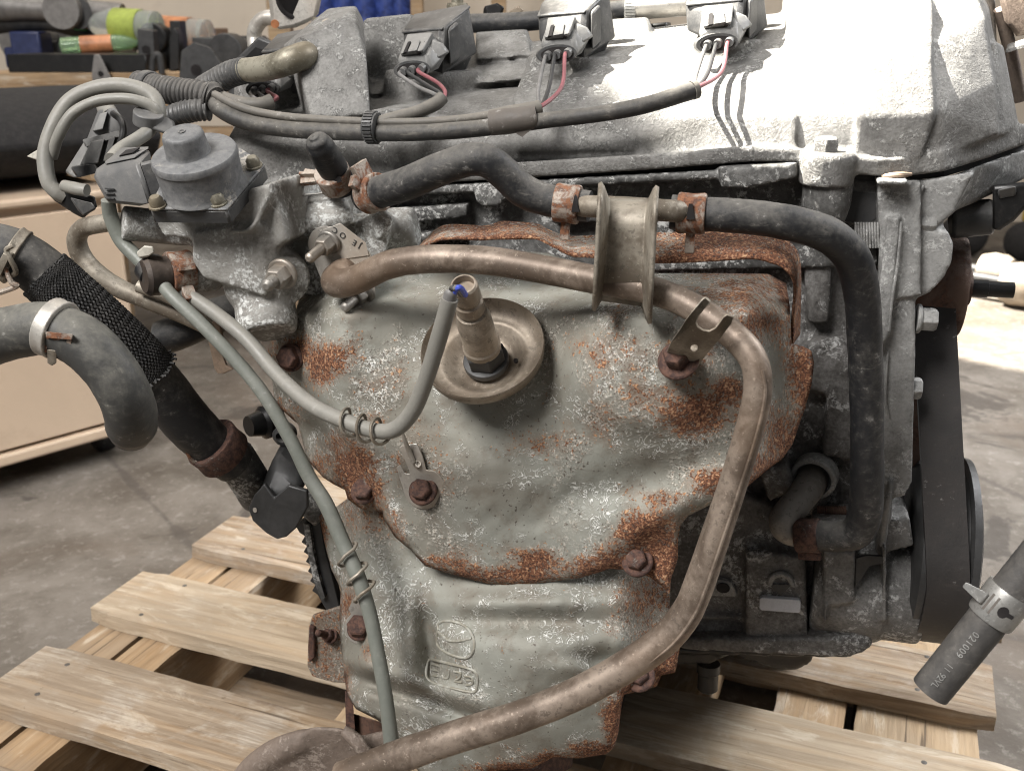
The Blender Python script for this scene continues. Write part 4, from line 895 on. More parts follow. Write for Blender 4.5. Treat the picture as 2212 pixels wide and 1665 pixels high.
# ------------------------------------------------------------------ big recirculation pipe, its flange, clip and the spool bracket
m = MB()
PIPE = [(756, 582, .462, 30), (736, 594, .450, 32), (726, 608, .443, 33), (742, 612, .438, 32), (780, 600, .436, 31), (840, 572, .432, 31), (920, 560, .430, 31), (1040, 562, .428, 31), (1150, 578, .426, 31), (1280, 603, .423, 31), (1400, 625, .420, 31), (1480, 655, .415, 31), (1550, 698, .408, 31), (1605, 745, .400, 31), (1632, 790, .396, 31), (1636, 850, .394, 31), (1618, 930, .393, 31), (1585, 1040, .392, 31), (1545, 1160, .390, 32), (1505, 1275, .387, 33), (1478, 1330, .385, 34), (1430, 1385, .383, 35), (1350, 1440, .380, 35), (1240, 1500, .377, 35), (1120, 1548, .374, 35), (980, 1592, .371, 35), (860, 1634, .369, 36), (740, 1680, .367, 36)]
m.tpx(PIPE, 24, 6); EP = m.build('exhaust_gas_pipe', M['pipe'], ENG)
m = MB(); m.tpx([(1646, 800, .3900, 4), (1653, 850, .3885, 4), (1637, 930, .3872, 4), (1603, 1040, .3860, 4), (1563, 1160, .3838, 4), (1523, 1275, .3810, 4), (1497, 1333, .379, 4), (1447, 1396, .377, 4), (1362, 1456, .3745, 4), (1250, 1514, .3715, 4)], 8); m.build('pipe_crease', M['pipe'], EP)
# clip band
m = MB()
def clp(x, y): return E(x, y, .392 - .004*math.sin(max(0, min(1, ((x-1455)*.7+(y-790)*-.7+90)/200))*math.pi))
cpx = [(1440, 760), (1450, 738), (1470, 711), (1484, 687), (1502, 664), (1517, 645), (1524, 641), (1536, 652), (1522, 668), (1509, 684), (1505, 697), (1508, 705), (1518, 712), (1532, 714), (1545, 707), (1562, 684), (1570, 678), (1586, 684), (1580, 697), (1556, 730), (1526, 765), (1504, 797), (1480, 800), (1452, 790)]
m.plate3([E(x, y, (q-.0022)*(1-smooth01((790-y)/75)) + (.386 + .00006*max(0, 690-y))*smooth01((790-y)/75)) for x, y in cpx], N*.0016)
o = m.build('pipe_clip', M['spool'], ENG, bevel=.0005)
p = E(1500, 752, .3872); m = MB(); m.lathe(p, AX(p, 0, -.5, 20), [(0, .0016), (.0003, .0014), (.0004, .001)], 12); m.build('clip_dimple', M['spool'], ENG)
# oval flange
m = MB()
f0 = .455
m.hull([E(x+r*math.cos(t), y+r*math.sin(t), f0+d) for x, y, r in ((703, 526, 38), (748, 578, 60), (771, 634, 40)) for t in [k*math.pi/10 for k in range(20)] for d in (0, .006)])
m.hull([E(x, y, f0-.0006+d) for x, y in ((690, 500), (735, 482), (790, 524), (797, 552), (740, 560)) for d in (0, .004)])
FL = m.build('pipe_flange', M['plate'], ENG, bevel=.0006)
for x, y, st_ in ((712, 522, .016), (784, 632, .014)):
    p = E(x, y, f0-.0006); hexbolt(p, AX(p, -.75, .62, 42), 21*S(p), .0065, 'flange_nut', M['boltg'], FL, 1.3, st_)
bd = E(702, 488, f0-.0008) - E(784, 540, f0-.0008); up_ = -Z
text_mesh('stamped_letters', 'JE OC', E(781, 528, f0-.0008), bd, (E(760, 560, f0)-E(790, 517, f0)), .0040, M['ink'], FL, .0002, 1.75)

# saddle shaped spool bracket
m = MB(); vs = []; fs = []; R_, C_ = 26, 22
for i in range(R_+1):
    v = i/R_
    for j in range(C_+1):
        h = j/C_; xl, xr = 1292+(-14)*v, 1424+(-16)*v; x = xl+(xr-xl)*h
        fl = abs(2*h-1)
        edge = smooth01((fl-.62)/.38)
        yt = 436 - 40*edge**1.5*(1.0 if h < .5 else .8); yb_ = 640 + 30*edge**2*(1.0 if h < .5 else 1.35) + 18*h
        y = yt+(yb_-yt)*v
        e = .4165 - .016*edge**1.6 + .016*(1-math.sin(math.pi*min(1, max(0, v*1.0))))**3*.7
        if v < .12: e += .010*(1-v/.12)**2
        vs.append(E(x, y, e))
for i in range(R_):
    for j in range(C_): k = i*(C_+1)+j; fs.append((k, k+1, k+C_+2, k+C_+1))
fs = [f[::-1] for f in fs]
m.add(vs, fs); SP = m.build('spool_bracket', M['spool'], ENG, solid=-.0016, sharp=180)
m = MB()
for x, y in ((1352, 545), (1377, 552), (1400, 545), (1402, 568), (1352, 575), (1392, 582), (1375, 540)):
    p = E(x-38, y, .4166); m.lathe(p, AX(p, 0, 0.1, 3), [(-.0005, 6*S(p)), (.0003, 5*S(p))], 9)
m.build('spot_weld', M['boltg'], SP)
m = MB(); m.tpx([(1225, 447, .462, 24), (1272, 446, .455, 24), (1360, 450, .448, 24), (1440, 455, .450, 24), (1478, 458, .455, 24)], 22); TBE = m.build('bypass_tube', M['spool'], ENG)

# ------------------------------------------------------------------ recirculation valve at the left
m = MB()
pA = E(445, 470, .430)
m.slab([(332, 472), (486, 478), (582, 396), (590, 420), (520, 530), (350, 510)], .432, .48)
m.he([(420, 500, .428), (560, 480, .432), (610, 520, .440), (575, 640, .432), (440, 600, .428), (415, 560, .432), (430, 500, .48), (600, 480, .49), (600, 640, .48), (450, 600, .48)])
m.slab([(480, 480), (560, 440), (590, 400), (620, 520), (560, 560)], .436, .49)
p = E(600, 590, .452); m.lathe(p, AX(p, .3, .3, 25), [(-.03, 62*S(p)), (.008, 60*S(p)), (.014, 52*S(p))], 32)
p = E(572, 655, .448); m.lathe(p, AX(p, .1, .9, 70), [(-.012, 62*S(p)), (.010, 66*S(p)), (.016, 60*S(p))], 32)
m.ball(E(560, 610, .452), .018)
p = E(345, 490, .452); m.lathe(p, AX(p, -.97, -.1, 80), [(-.014, 36*S(p)), (.004, 37*S(p)), (.018, 37*S(p))], 28)
m.he([(330, 450, .452), (420, 470, .440), (420, 530, .440), (340, 525, .452), (330, 450, .475), (420, 530, .475)])
p = E(418, 592, .448); m.lathe(p, AX(p, -.95, .1, 72), [(-.012, 42*S(p)), (.010, 40*S(p))], 28)
m.tpx([(500, 500, .427, 7), (545, 492, .428, 7), (575, 430, .432, 7), (586, 410, .434, 7)], 10)
EGR = m.build('recirculation_valve', M['egr'], ENG, remesh=.0014, smooth=4)
p = E(612, 590, .436); hexbolt(p, AX(p, -.45, .35, 36), 25*S(p), .008, 'valve_nut', M['boltg'], EGR, 1.4, .013)
# dark gasket plate and motor
pm = E(444, 412, .4275); am = AX(pm, -.30, -.95, 62); s = S(pm)
def mpt(x, y, e): return E(x, y, e)
fr = [(324, 456), (491, 458), (574, 360), (520, 325), (360, 380)]
def onplane(x, y, h=0.0):
    r = ray(x, y); o_ = pm + am*h; return CAM + r*((o_-CAM).dot(am)/r.dot(am))
m = MB(); m.hull([onplane(x, y)+am*d for x, y in fr for d in (-.0062, 0)]); m.build('motor_base', M['plast'], EGR, bevel=.001)
m = MB(); m.hull([onplane(x, y)+am*d for x, y in fr for d in (.0002, .0016)]); m.build('motor_flange', M['motor'], EGR, bevel=.0006)
MO = MB(); MO.lathe(pm + am*.0015, am, [(0, 92*s), (.0012, 90*s), (.0022, 87*s), (.0148, 89*s), (.0150, 91*s), (.0168, 91*s), (.0180, 88*s), (.0184, 83*s), (.0184, .0004)], 56); MOT = MO.build('valve_motor', M['motor'], EGR, sharp=40)
kp = pm + am*.0199 - RT*(11*s); m = MB(); m.lathe(kp, am, [(-.0003, 48*s), (.0005, 46*s), (.0016, 45.5*s), (.0082, 43*s), (.0094, 41*s), (.0100, 37*s), (.0101, .0004)], 44); m.build('motor_cap', M['motor'], EGR, sharp=50)
m = MB(); m.lathe(kp + am*.0101, am, [(-.0003, 8*s), (.0005, 8*s), (.0005, 5*s), (.0001, 4*s)], 18); m.build('cap_mark', M['plastm'], EGR)
for x, y in ((341, 446), (472, 440), (549, 360)):
    p = onplane(x, y, .0016); m = MB(); m.lathe(p, am, [(0, 19*s), (.0008, 19*s), (.001, 15*s), (.0036, 15*s), (.0052, 10*s), (.0055, .0003)], 20); SCW = m.build('screw', M['brass'], EGR)
# plug on the motor
m = MB(); m.he([(201, 380, .428), (206, 364, .432), (298, 345, .426), (300, 358, .4225), (327, 438, .4215), (300, 446, .423), (232, 438, .424), (205, 390, .427), (262, 326, .448), (324, 322, .444), (340, 432, .452), (240, 430, .456)])
PLG = m.build('motor_plug', M['plastm'], EGR, bevel=.0018)
m = MB(); m.he([(302, 352, .4245), (352, 340, .432), (362, 440, .428), (332, 448, .4235), (302, 352, .46), (352, 340, .46), (362, 440, .46), (332, 448, .46)]); m.build('plug_socket', M['plast'], EGR, bevel=.0012)
m = MB(); m.he([(225, 356, .431), (292, 342, .427), (322, 322, .4425), (318, 318, .445), (262, 322, .449), (225, 350, .433), (292, 337, .4285), (266, 318, .450), (322, 316, .446)]); m.build('plug_latch', M['plastm'], EGR, bevel=.0008)
m = MB(); m.he([(258, 340, .4345), (286, 334, .4325), (302, 322, .440), (272, 328, .442), (258, 336, .4335), (286, 330, .4315), (302, 318, .439), (272, 324, .441)]); m.build('latch_slot', M['dark'], EGR)
m = MB()
for k in range(3): m.he([(x, y+k*10, e) for x, y in ((226, 406), (246, 407), (246, 410), (226, 409)) for e in (.4240, .4225)])
m.build('plug_ribs', M['plast'], EGR)

# ------------------------------------------------------------------ coolant outlet casting under the hoses
m = MB()
m.slab([(590, 470), (700, 480), (740, 640), (640, 640)], .466, .54)
m.he([(575, 440, .466), (585, 428, .470), (735, 410, .470), (745, 425, .468), (740, 500, .466), (640, 520, .460), (590, 490, .460), (575, 440, .54), (745, 420, .54), (740, 500, .54), (600, 500, .54)])
m.he([(x, y, e) for e in (.4775, .54) for x, y in ((660, 500), (800, 470), (850, 470), (820, 600), (760, 680), (700, 640))])
p = E(845, 500, .50); m.lathe(p, AX(p, .95, -.15, 75), [(-.03, 48*S(p)), (.002, 50*S(p)), (.012, 46*S(p)), (.014, 38*S(p))], 32)
m.he([(790, 470, .476), (830, 448, .476), (850, 470, .476), (820, 520, .474), (790, 470, .52), (850, 470, .52)])
m.tpx([(640, 470, .465, 26), (690, 480, .466, 26), (760, 460, .474, 24)], 14)
p = E(745, 415, .478); m.lathe(p, AX(p, .2, -.9, 70), [(-.01, 27*S(p)), (.010, 24*S(p))], 24)
m.tpx([(585, 432, .461, 5), (660, 422, .463, 5), (735, 412, .464, 5)], 8)
OUT = m.build('coolant_outlet', M['egr'], ENG, remesh=.0015, smooth=3)
# capped stub
def band(path, r0, w, name, mat, par, notch=True, n=30):
    pass
m = MB(); m.tpx([(742, 405, .470, 31), (728, 378, .464, 32), (708, 345, .456, 32), (692, 318, .450, 31), (684, 304, .447, 25), (679, 296, .4455, 12), (677, 293, .445, 2)], 24, 6); m.build('rubber_cap', M['rub'], ENG)
def clampband(c, ax, r, w, name, mat, par, ears=None, th=.0009, n=36):
    m = MB(); m.lathe(c-ax*(w/2), ax, [(0, r), (0, r+th), (w*.08, r+th*1.5), (w*.5, r+th), (w*.92, r+th*1.5), (w, r+th), (w, r)], n)
    if ears:
        for (d, ln, wd, tk) in ears:
            d = (d - ax*d.dot(ax)).normalized(); t = ax.cross(d); m.obox(c + d*(r+ln/2), ax, d, t, wd/2, ln/2, tk/2)
    return m.build(name, mat, par, bevel=.0003)
p = E(723, 384, .464); a = (E(692, 318, .450)-E(742, 405, .470)).normalized(); clampband(p, a, 34*S(p), .0105, 'cap_clamp', M['clamp'], ENG, [(-U, .010, .008, .0016), (-U+Z*.25, .010, .0025, .004), (-U-Z*.2, .010, .0025, .004)])
p = E(716, 392, .457); m = MB(); m.he([(702, 388, .457), (735, 380, .455), (738, 392, .455), (712, 402, .456), (702, 388, .4585), (738, 392, .4585)]); m.build('clamp_slot', M['dark'], ENG)

# ------------------------------------------------------------------ ignition coils
C0 = (950, 92, .640)
COFF = [(-308, 42), (0, 0), (297, -34), (624, -58)]
def cmov(dx, dy): return E(C0[0]+dx, C0[1]+dy, C0[2]) - E(*C0)
for dx, dy in COFF:
    mv = cmov(dx, dy); ch = lambda pts: [E(*p_)+mv for p_ in pts]
    m = MB()
    m.hull(ch([(870, 68, .640), (874, 62, .641), (950, 60, .623), (962, 56, .623), (1013, 14, .648), (1006, 11, .652), (895, 33, .666), (884, 44, .664), (875, 122, .640), (944, 164, .619), (956, 164, .619), (1031, 116, .645), (905, 110, .666), (1020, 110, .655)]))
    m.hull(ch([(968, 62, .6195), (990, 44, .629), (994, 128, .628), (972, 146, .6185), (968, 62, .635), (994, 128, .64)]))
    m.hull(ch([(900, 120, .64), (948, 160, .624), (1024, 118, .648), (915, 175, .642), (948, 182, .632), (1010, 150, .648), (940, 150, .665)]))
    CO = m.build('ignition_coil', M['plast'], ENG, bevel=.0016)
    m = MB(); m.hull(ch([(867, 69, .6395), (955, 61, .6215), (1016, 13, .648), (1008, 9, .653), (894, 31, .667), (868, 74, .6395), (955, 66, .6213), (1017, 18, .648)])); m.build('coil_lid', M['plast'], CO, bevel=.0008)
    p = E(988, 14, .672)+mv; m = MB(); m.lathe(p, Z, [(-.014, .007), (0, .007), (.002, .0065), (.002, .004), (.006, .0035)], 20); m.build('coil_screw', M['brass'], CO)
# ------------------------------------------------------------------ wiring harness over the cover
HO = E(850, 290, .535)
HAR = thing('wiring_harness', 'dusty black wiring loom draped along the valve cover with four coil plugs', 'wiring harness', tuple(HO))
m = MB(); m.tpx([(452, 205, .552, 17), (478, 238, .545, 18), (540, 266, .540, 18), (640, 281, .536, 18), (800, 287, .533, 18), (900, 287, .531, 18), (1000, 281, .530, 18), (1100, 270, .530, 18), (1200, 258, .530, 17), (1300, 246, .531, 17), (1400, 226, .534, 18), (1502, 193, .540, 20)], 22); m.build('main_sleeve', M['sleeved'], HAR)
m = MB(); m.tpx([(1494, 196, .5385, 20.5), (1503, 192.6, .540, 21), (1503.2, 192.5, .54005, 16), (1495, 195, .539, 16)], 22); m.build('sleeve_mouth', M['sleeve'], HAR)
m = MB(); m.tpx([(455, 200, .548, 9), (520, 232, .542, 9), (600, 250, .538, 9), (700, 259, .536, 9), (800, 263, .534, 9), (900, 264, .533, 9), (1000, 257, .533, 9), (1080, 246, .533, 10)], 12); m.build('thin_sleeve', M['sleeve'], HAR)
m = MB(); m.tpx([(806, 268, .534, 12), (850, 255, .536, 13), (900, 243, .541, 14), (940, 225, .548, 15), (956, 211, .552, 15)], 16); m.build('branch_sleeve', M['sleeve'], HAR)
m = MB(); m.tpx([(1060, 252, .531, 15), (1110, 244, .531, 17), (1150, 237, .532, 17), (1166, 232, .534, 16)], 16); m.build('branch_sleeve', M['sleeve'], HAR)
m = MB(); m.tpx([(455, 196, .556, 11), (490, 212, .553, 12), (530, 224, .553, 14), (566, 226, .556, 16), (587, 220, .560, 17)], 16); m.build('branch_sleeve', M['sleeve'], HAR)
m = MB(); m.tpx([(1062, 266, .5305, 27), (1100, 261, .5302, 28), (1145, 255, .5304, 27), (1160, 252, .531, 25)], 20); m.build('tape_wrap', M['tape'], HAR)
m = MB(); m.he([(1108, 284, .527), (1150, 278, .527), (1128, 297, .527), (1108, 284, .533), (1150, 278, .533)]); m.build('tape_end', M['tape'], HAR)
# ribbed cable band
p = E(805, 276, .5335); a = (E(830, 278, .533)-E(780, 277, .534)).normalized(); s = S(p); m = MB()
m.lathe(p-a*.0035, a, [(0, 29*s), (0, 31*s), (.0006, 32*s), (.0064, 32*s), (.007, 31*s), (.007, 29*s)], 40)
x_, y_, _ = basis(a)
for k in range(28):
    d = x_*math.cos(k*math.pi/14)+y_*math.sin(k*math.pi/14); m.obox(p+d*(33*s), a, d, a.cross(d), .0026, .0006, .0005)
m.build('cable_band', M['plast'], HAR)
# plugs on the coils
def plug(off, join, inn, mats=('wgry', 'wblk', 'wred'), sag=.004):
    mv = cmov(*off); q_ = lambda x, y, e: E(x, y, e)+mv; ch = lambda pts: [q_(*p_) for p_ in pts]
    m = MB()
    m.hull(ch([(857, 132, .5985), (872, 119, .599), (925, 121, .597), (931, 150, .596), (920, 163, .596), (868, 168, .598), (884, 78, .623), (938, 74, .621), (970, 112, .618), (950, 148, .612)]))
    m.hull(ch([(932, 84, .612), (958, 94, .612), (972, 114, .612), (944, 130, .604), (930, 110, .604), (932, 84, .625), (972, 114, .625)]))
    PL = m.build('coil_plug', M['plastg'], HAR, bevel=.0018)
    m = MB(); m.hull(ch([(864, 116, .5965), (912, 109, .5945), (880, 74, .618), (934, 70, .616), (942, 84, .621), (884, 86, .623), (914, 116, .597), (866, 122, .599)])); m.build('plug_housing', M['plastg'], PL, bevel=.0010)
    m = MB(); m.hull(ch([(880, 112, .5945), (900, 109, .5938), (890, 90, .606), (908, 87, .605), (880, 118, .597), (900, 115, .596), (892, 94, .61), (908, 92, .61)])); m.build('plug_latch', M['plastg'], PL, bevel=.0005)
    for u0, u1 in ((871, 878), (902, 909)):
        m = MB(); m.hull(ch([(u0, 114, .5950), (u1, 113, .5946), (u0+10, 91, .6060), (u1+9, 89, .6055), (u0, 119, .598), (u1, 118, .598), (u0+10, 95, .61), (u1+9, 94, .61)])); m.build('latch_groove', M['dark'], PL)
    m = MB(); m.hull([q_(890+(40*math.cos(k*math.pi/10)), 151+21*math.sin(k*math.pi/10)-.05*(40*math.cos(k*math.pi/10)), e_) for k in range(20) for e_ in (.5945, .600)]); m.build('plug_seal', M['plast'], PL, bevel=.0008)
    m = MB(); m.hull([q_(890+(33*math.cos(k*math.pi/10)), 151+15*math.sin(k*math.pi/10)-.05*(33*math.cos(k*math.pi/10)), e_) for k in range(20) for e_ in (.5940, .596)]); m.build('seal_face', M['dark'], PL)
    jp = E(*join); jin = E(*inn)
    for i, (hx, hy) in enumerate(((871, 155), (890, 152), (911, 149))):
        h = q_(hx, hy, .5938); ax = (q_(945, 108, .622)-q_(890, 152, .594)).normalized()
        m = MB(); m.lathe(h-ax*.0012, ax, [(0, .0015), (0, .0024), (.003, .0027)], 18); m.build('wire_seal', M['plastm'], PL)
        j2 = jp + U*((i-1)*.0012) + Z*((i-1)*.0008); mid = h.lerp(j2, .5) - Z*sag - N*.002 + U*((-.002, .0005, .004)[i])
        m = MB(); m.tube([h + ax*.001, h - ax*.004, mid, j2, jin], [.00112]*4 + [.001], 10, 8); m.build('wire', M[mats[i]], PL)
plug(COFF[1], (957, 209, .553), (930, 230, .546), sag=.001)
plug(COFF[2], (1166, 232, .534), (1130, 240, .5315))
plug(COFF[3], (1503, 192, .5405), (1470, 204, .538))
plug(COFF[0], (587, 220, .560), (560, 226, .556), sag=.0015)
# corrugated conduits at the left end
m = MB(); m.tpx([(456, 212, .553, 30), (430, 205, .552, 30), (380, 198, .552, 29), (335, 190, .555, 28), (300, 182, .560, 27)], 22, 8, True, (.0026, .055)); m.build('conduit', M['rubg'], HAR)
m = MB(); m.tpx([(532, 152, .578, 27), (500, 160, .580, 27), (470, 176, .582, 27), (440, 194, .585, 27)], 22, 8, True, (.0028, .06)); m.build('conduit', M['plast'], HAR)
m = MB(); m.tpx([(452, 236, .548, 24), (420, 238, .546, 24), (390, 246, .546, 24), (366, 256, .548, 24)], 22, 8, True, (.0028, .06)); m.build('conduit', M['plast'], HAR)
m = MB(); p = E(322, 186, .556); a = (E(335, 189, .555)-E(300, 181, .56)).normalized(); m.lathe(p-a*.003, a, [(0, 30*S(p)), (.0005, 32*S(p)), (.0055, 32*S(p)), (.006, 30*S(p))], 30); m.build('conduit_tie', M['plast'], HAR)
m = MB(); m.tpx([(452, 208, .55, 32), (458, 210, .55, 33), (466, 214, .549, 26)], 20); m.build('conduit_mouth', M['rubg'], HAR)
# looped leads and their plugs
m = MB(); m.tpx([(336, 275, .508, 15), (342, 240, .510, 17), (325, 205, .512, 17), (270, 186, .510, 17), (205, 192, .505, 17), (150, 220, .498, 17), (115, 275, .490, 17), (98, 335, .484, 17), (104, 390, .480, 17), (122, 415, .480, 16), (140, 426, .482, 15)], 18); m.build('looped_lead', M['cable'], HAR)
m = MB(); m.tpx([(346, 262, .508, 12), (330, 232, .506, 12), (290, 216, .503, 12), (245, 214, .500, 12), (200, 222, .496, 12), (155, 248, .490, 12), (126, 295, .486, 12), (112, 340, .486, 12)], 16); m.build('looped_lead', M['cable'], HAR)
m = MB(); m.tpx([(330, 268, .508, 15), (318, 286, .500, 15), (290, 305, .488, 15), (262, 322, .472, 15), (240, 345, .455, 15)], 16); m.build('plug_lead', M['cable'], HAR)
m = MB(); m.tpx([(140, 402, .478, 13), (165, 408, .474, 14), (188, 412, .474, 14)], 14); m.build('short_lead', M['cable'], HAR)
# clip round the leads
m = MB(); m.he([(288, 252, .50), (300, 228, .505), (322, 232, .505), (376, 262, .512), (384, 290, .508), (360, 292, .50), (300, 270, .497), (288, 252, .53), (376, 262, .53), (384, 290, .53), (300, 228, .53)]); m.build('lead_clip', M['plastm'], HAR, bevel=.002)
m = MB(); p = E(318, 252, .505); m.lathe(p-Z*.004, Z*.9+U*.3-N*.2, [(0, 32*S(p)), (.007, 32*S(p))], 28); m.build('lead_clip_ring', M['plastm'], HAR, bevel=.0006)
# two grey plugs hanging in the loop
def hull_px(name, pts, mat, bev=.0012): m = MB(); m.he(pts); return m.build(name, mat, HAR, bevel=bev)
hull_px('sensor_plug', [(188, 300, .525), (212, 238, .528), (248, 232, .528), (272, 262, .524), (262, 300, .52), (188, 318, .52), (188, 300, .55), (212, 238, .555), (262, 262, .555), (260, 310, .55)], M['plastm'])
hull_px('sensor_plug', [(140, 372, .515), (186, 300, .518), (250, 285, .515), (262, 300, .513), (232, 362, .508), (205, 372, .506), (160, 385, .51), (140, 372, .545), (186, 300, .55), (258, 300, .545), (232, 362, .54)], M['plastg'])
hull_px('plug_collar', [(178, 302, .512), (258, 282, .512), (264, 294, .510), (184, 318, .510), (178, 302, .545), (258, 282, .545), (264, 294, .545)], M['plastg'], .0008)
hull_px('plug_panel', [(172, 358, .5045), (196, 306, .509), (226, 300, .508), (212, 354, .5035), (172, 358, .515), (196, 306, .52), (226, 300, .52), (212, 354, .515)], M['plastg'], .0008)
hull_px('plug_panel', [(222, 350, .5035), (236, 298, .508), (250, 294, .508), (236, 342, .5035), (222, 350, .515), (250, 294, .52), (236, 342, .515)], M['plastm'], .0008)
hull_px('plug_latch', [(200, 284, .5185), (216, 246, .524), (232, 242, .524), (222, 280, .5185), (200, 284, .53), (216, 246, .535), (232, 242, .535), (222, 280, .53)], M['plastg'], .0006)
m = MB(); m.tpx([(244, 246, .522, 7), (262, 262, .514, 7), (266, 290, .508, 7), (250, 330, .508, 7)], 10); m.build('plug_wire', M['wblk'], HAR)
hull_px('plug_face', [(152, 360, .505), (205, 352, .503), (216, 372, .503), (165, 386, .504), (152, 360, .51), (216, 372, .51)], M['plast'])
m = MB(); m.tpx([(226, 232, .54, 17), (232, 240, .535, 19), (240, 252, .53, 18)], 16); m.build('plug_boot', M['cable'], HAR)
hull_px('black_plug', [(86, 402, .485), (98, 392, .482), (205, 425, .478), (210, 448, .476), (180, 472, .478), (160, 462, .478), (120, 436, .482), (86, 402, .505), (205, 425, .505), (180, 472, .505)], M['black'])
hull_px('black_plug', [(150, 426, .474), (200, 438, .473), (208, 452, .473), (178, 470, .474), (150, 426, .48), (208, 452, .48)], M['plast'])
hull_px('foam_wedge', [(58, 338, .50), (88, 320, .50), (94, 350, .50), (58, 338, .51), (90, 318, .512), (96, 352, .51)], M['whitetie'], .0004)

# ------------------------------------------------------------------ sensor leads
LA = thing('sensor_lead', 'long grey green cable hanging from the valve plug down across the lower shield', 'cable', tuple(E(848, 1620, .376)))
m = MB(); m.tpx([(233, 432, .438, 15), (240, 470, .440, 16), (262, 520, .440, 16), (300, 560, .438, 16), (340, 600, .434, 16), (372, 640, .428, 15), (440, 705, .424, 15), (520, 790, .422, 15), (575, 860, .420, 15), (628, 950, .418, 15), (668, 1030, .416, 16), (705, 1090, .413, 17), (740, 1170, .409, 17), (775, 1250, .403, 17), (800, 1330, .399, 16), (818, 1420, .394, 16), (834, 1510, .389, 16), (848, 1625, .384, 17)], 16); m.build('jacket', M['cableg'], LA)
LB = thing('oxygen_sensor_lead', 'pale grey cable looping from the valve side up into the oxygen sensor', 'cable', tuple(E(800, 935, .392)))
m = MB(); m.tpx([(345, 590, .441, 15), (400, 632, .438, 15), (470, 680, .433, 16), (535, 735, .427, 16), (600, 810, .417, 16), (670, 872, .407, 17), (735, 905, .400, 17), (800, 928, .395, 17), (850, 928, .391, 18), (890, 890, .388, 18), (920, 820, .384, 18), (945, 740, .380, 19), (968, 660, .376, 19), (972, 645, .3755, 19)], 18); m.build('jacket', M['cable'], LB)
m = MB(); m.tpx([(970, 650, .3755, 15.5), (974, 634, .375, 15), (975, 630, .3752, 12)], 14); m.build('jacket_end', M['wgry'], LB)
sp = E(985, 640, .372)
for k, (mt, o1) in enumerate((('wblu', 6), ('wgry', -3), ('wblk', -10))):
    m = MB(); m.tube([E(975+o1*.4, 645, .3752), E(980+o1*.5, 627, .374), E(990+o1*.8, 622, .376), tp - a*0 + U*(o1*.00012) - Z*.003], [.0012]*4, 8, 8); m.build('wire', M[mt], LB)
def coil_wrap(pth, turns, r, name, par, wire=3.6):
    P = catmull([E(*p) for p in pth], 30); L = len(P); pts = []; T = (P[-1]-P[0]).normalized(); x, y, _ = basis(T); s = S(P[0])
    n = int(turns*18)
    for i in range(n+1):
        k = min(L-1, int(i/n*(L-1))); t = i/18*2*math.pi
        pts.append(P[k] + x*(r*s*math.cos(t)) + y*(r*s*math.sin(t)))
    m = MB(); m.tube(pts, [wire*s]*len(pts), 8, 2); m.build(name, M['spool'], par)
coil_wrap([(738, 906, .400), (790, 926, .396), (836, 934, .392)], 3.1, 27, 'spring_guard', LB)
coil_wrap([(744, 1182, .408), (772, 1240, .404), (792, 1290, .401)], 2.7, 27, 'spring_guard', LA)
p = E(338, 594, .437); a2 = (E(372, 640, .428)-E(300, 560, .438)).normalized()
m = MB(); m.lathe(p-a2*.008, a2, [(0, 26*S(p)), (.001, 34*S(p)), (.0065, 35*S(p)), (.0075, 31*S(p)), (.009, 35*S(p)), (.0145, 34*S(p)), (.016, 26*S(p))], 30); m.build('grommet', M['rub'], LB)
m = MB(); c = E(318, 538, .4285); m.he([(295, 545, .428), (312, 530, .427), (330, 532, .427), (335, 545, .428), (318, 556, .428), (300, 558, .428), (295, 545, .436), (330, 532, .436), (318, 556, .436)]); m.build('cable_tie', M['whitetie'], LA, bevel=.0008)

# ------------------------------------------------------------------ left pipe work on the engine
m = MB(); m.tpx([(262, 478, .462, 19), (214, 484, .464, 20), (178, 494, .466, 20), (166, 520, .468, 21), (178, 556, .470, 22), (210, 592, .470, 22), (256, 622, .472, 21), (320, 650, .474, 19), (390, 680, .476, 17), (450, 710, .480, 15)], 18); m.build('water_return_pipe', M['spool'], ENG)
m = MB(); m.tpx([(300, 618, .468, 15), (360, 640, .468, 14), (430, 680, .470, 13), (480, 720, .474, 12)], 14); m.build('vacuum_pipe', M['spool'], ENG)
m = MB(); m.tpx([(350, 730, .49, 38), (400, 712, .492, 38), (470, 680, .50, 38), (560, 660, .51, 38)], 20); m.build('lower_outlet', M['rub'], ENG)
m = MB(); m.plate([(452, 748), (470, 742), (488, 790), (503, 798), (482, 808), (470, 808), (462, 796)], .47, .002); m.plate([(440, 700), (470, 690), (484, 745), (452, 750)], .47, .002); m.build('hanging_tab', M['tbrown'], ENG, bevel=.0005)
# rusty clamp with rubber collar on the valve port
p = E(388, 590, .4435); a3 = AX(p, -.95, .1, 72); clampband(p, a3, 43*S(p), .0115, 'port_clamp', M['clamp'], ENG, [(-N-Z*.6, .008, .006, .008), (-N+Z*.3, .004, .008, .003)])
p2 = p - a3*-.012; m = MB(); m.lathe(p + a3*.006, a3, [(0, 40*S(p)), (.010, 42*S(p)), (.012, 34*S(p))], 28); m.build('port_collar', M['rubo'], ENG)
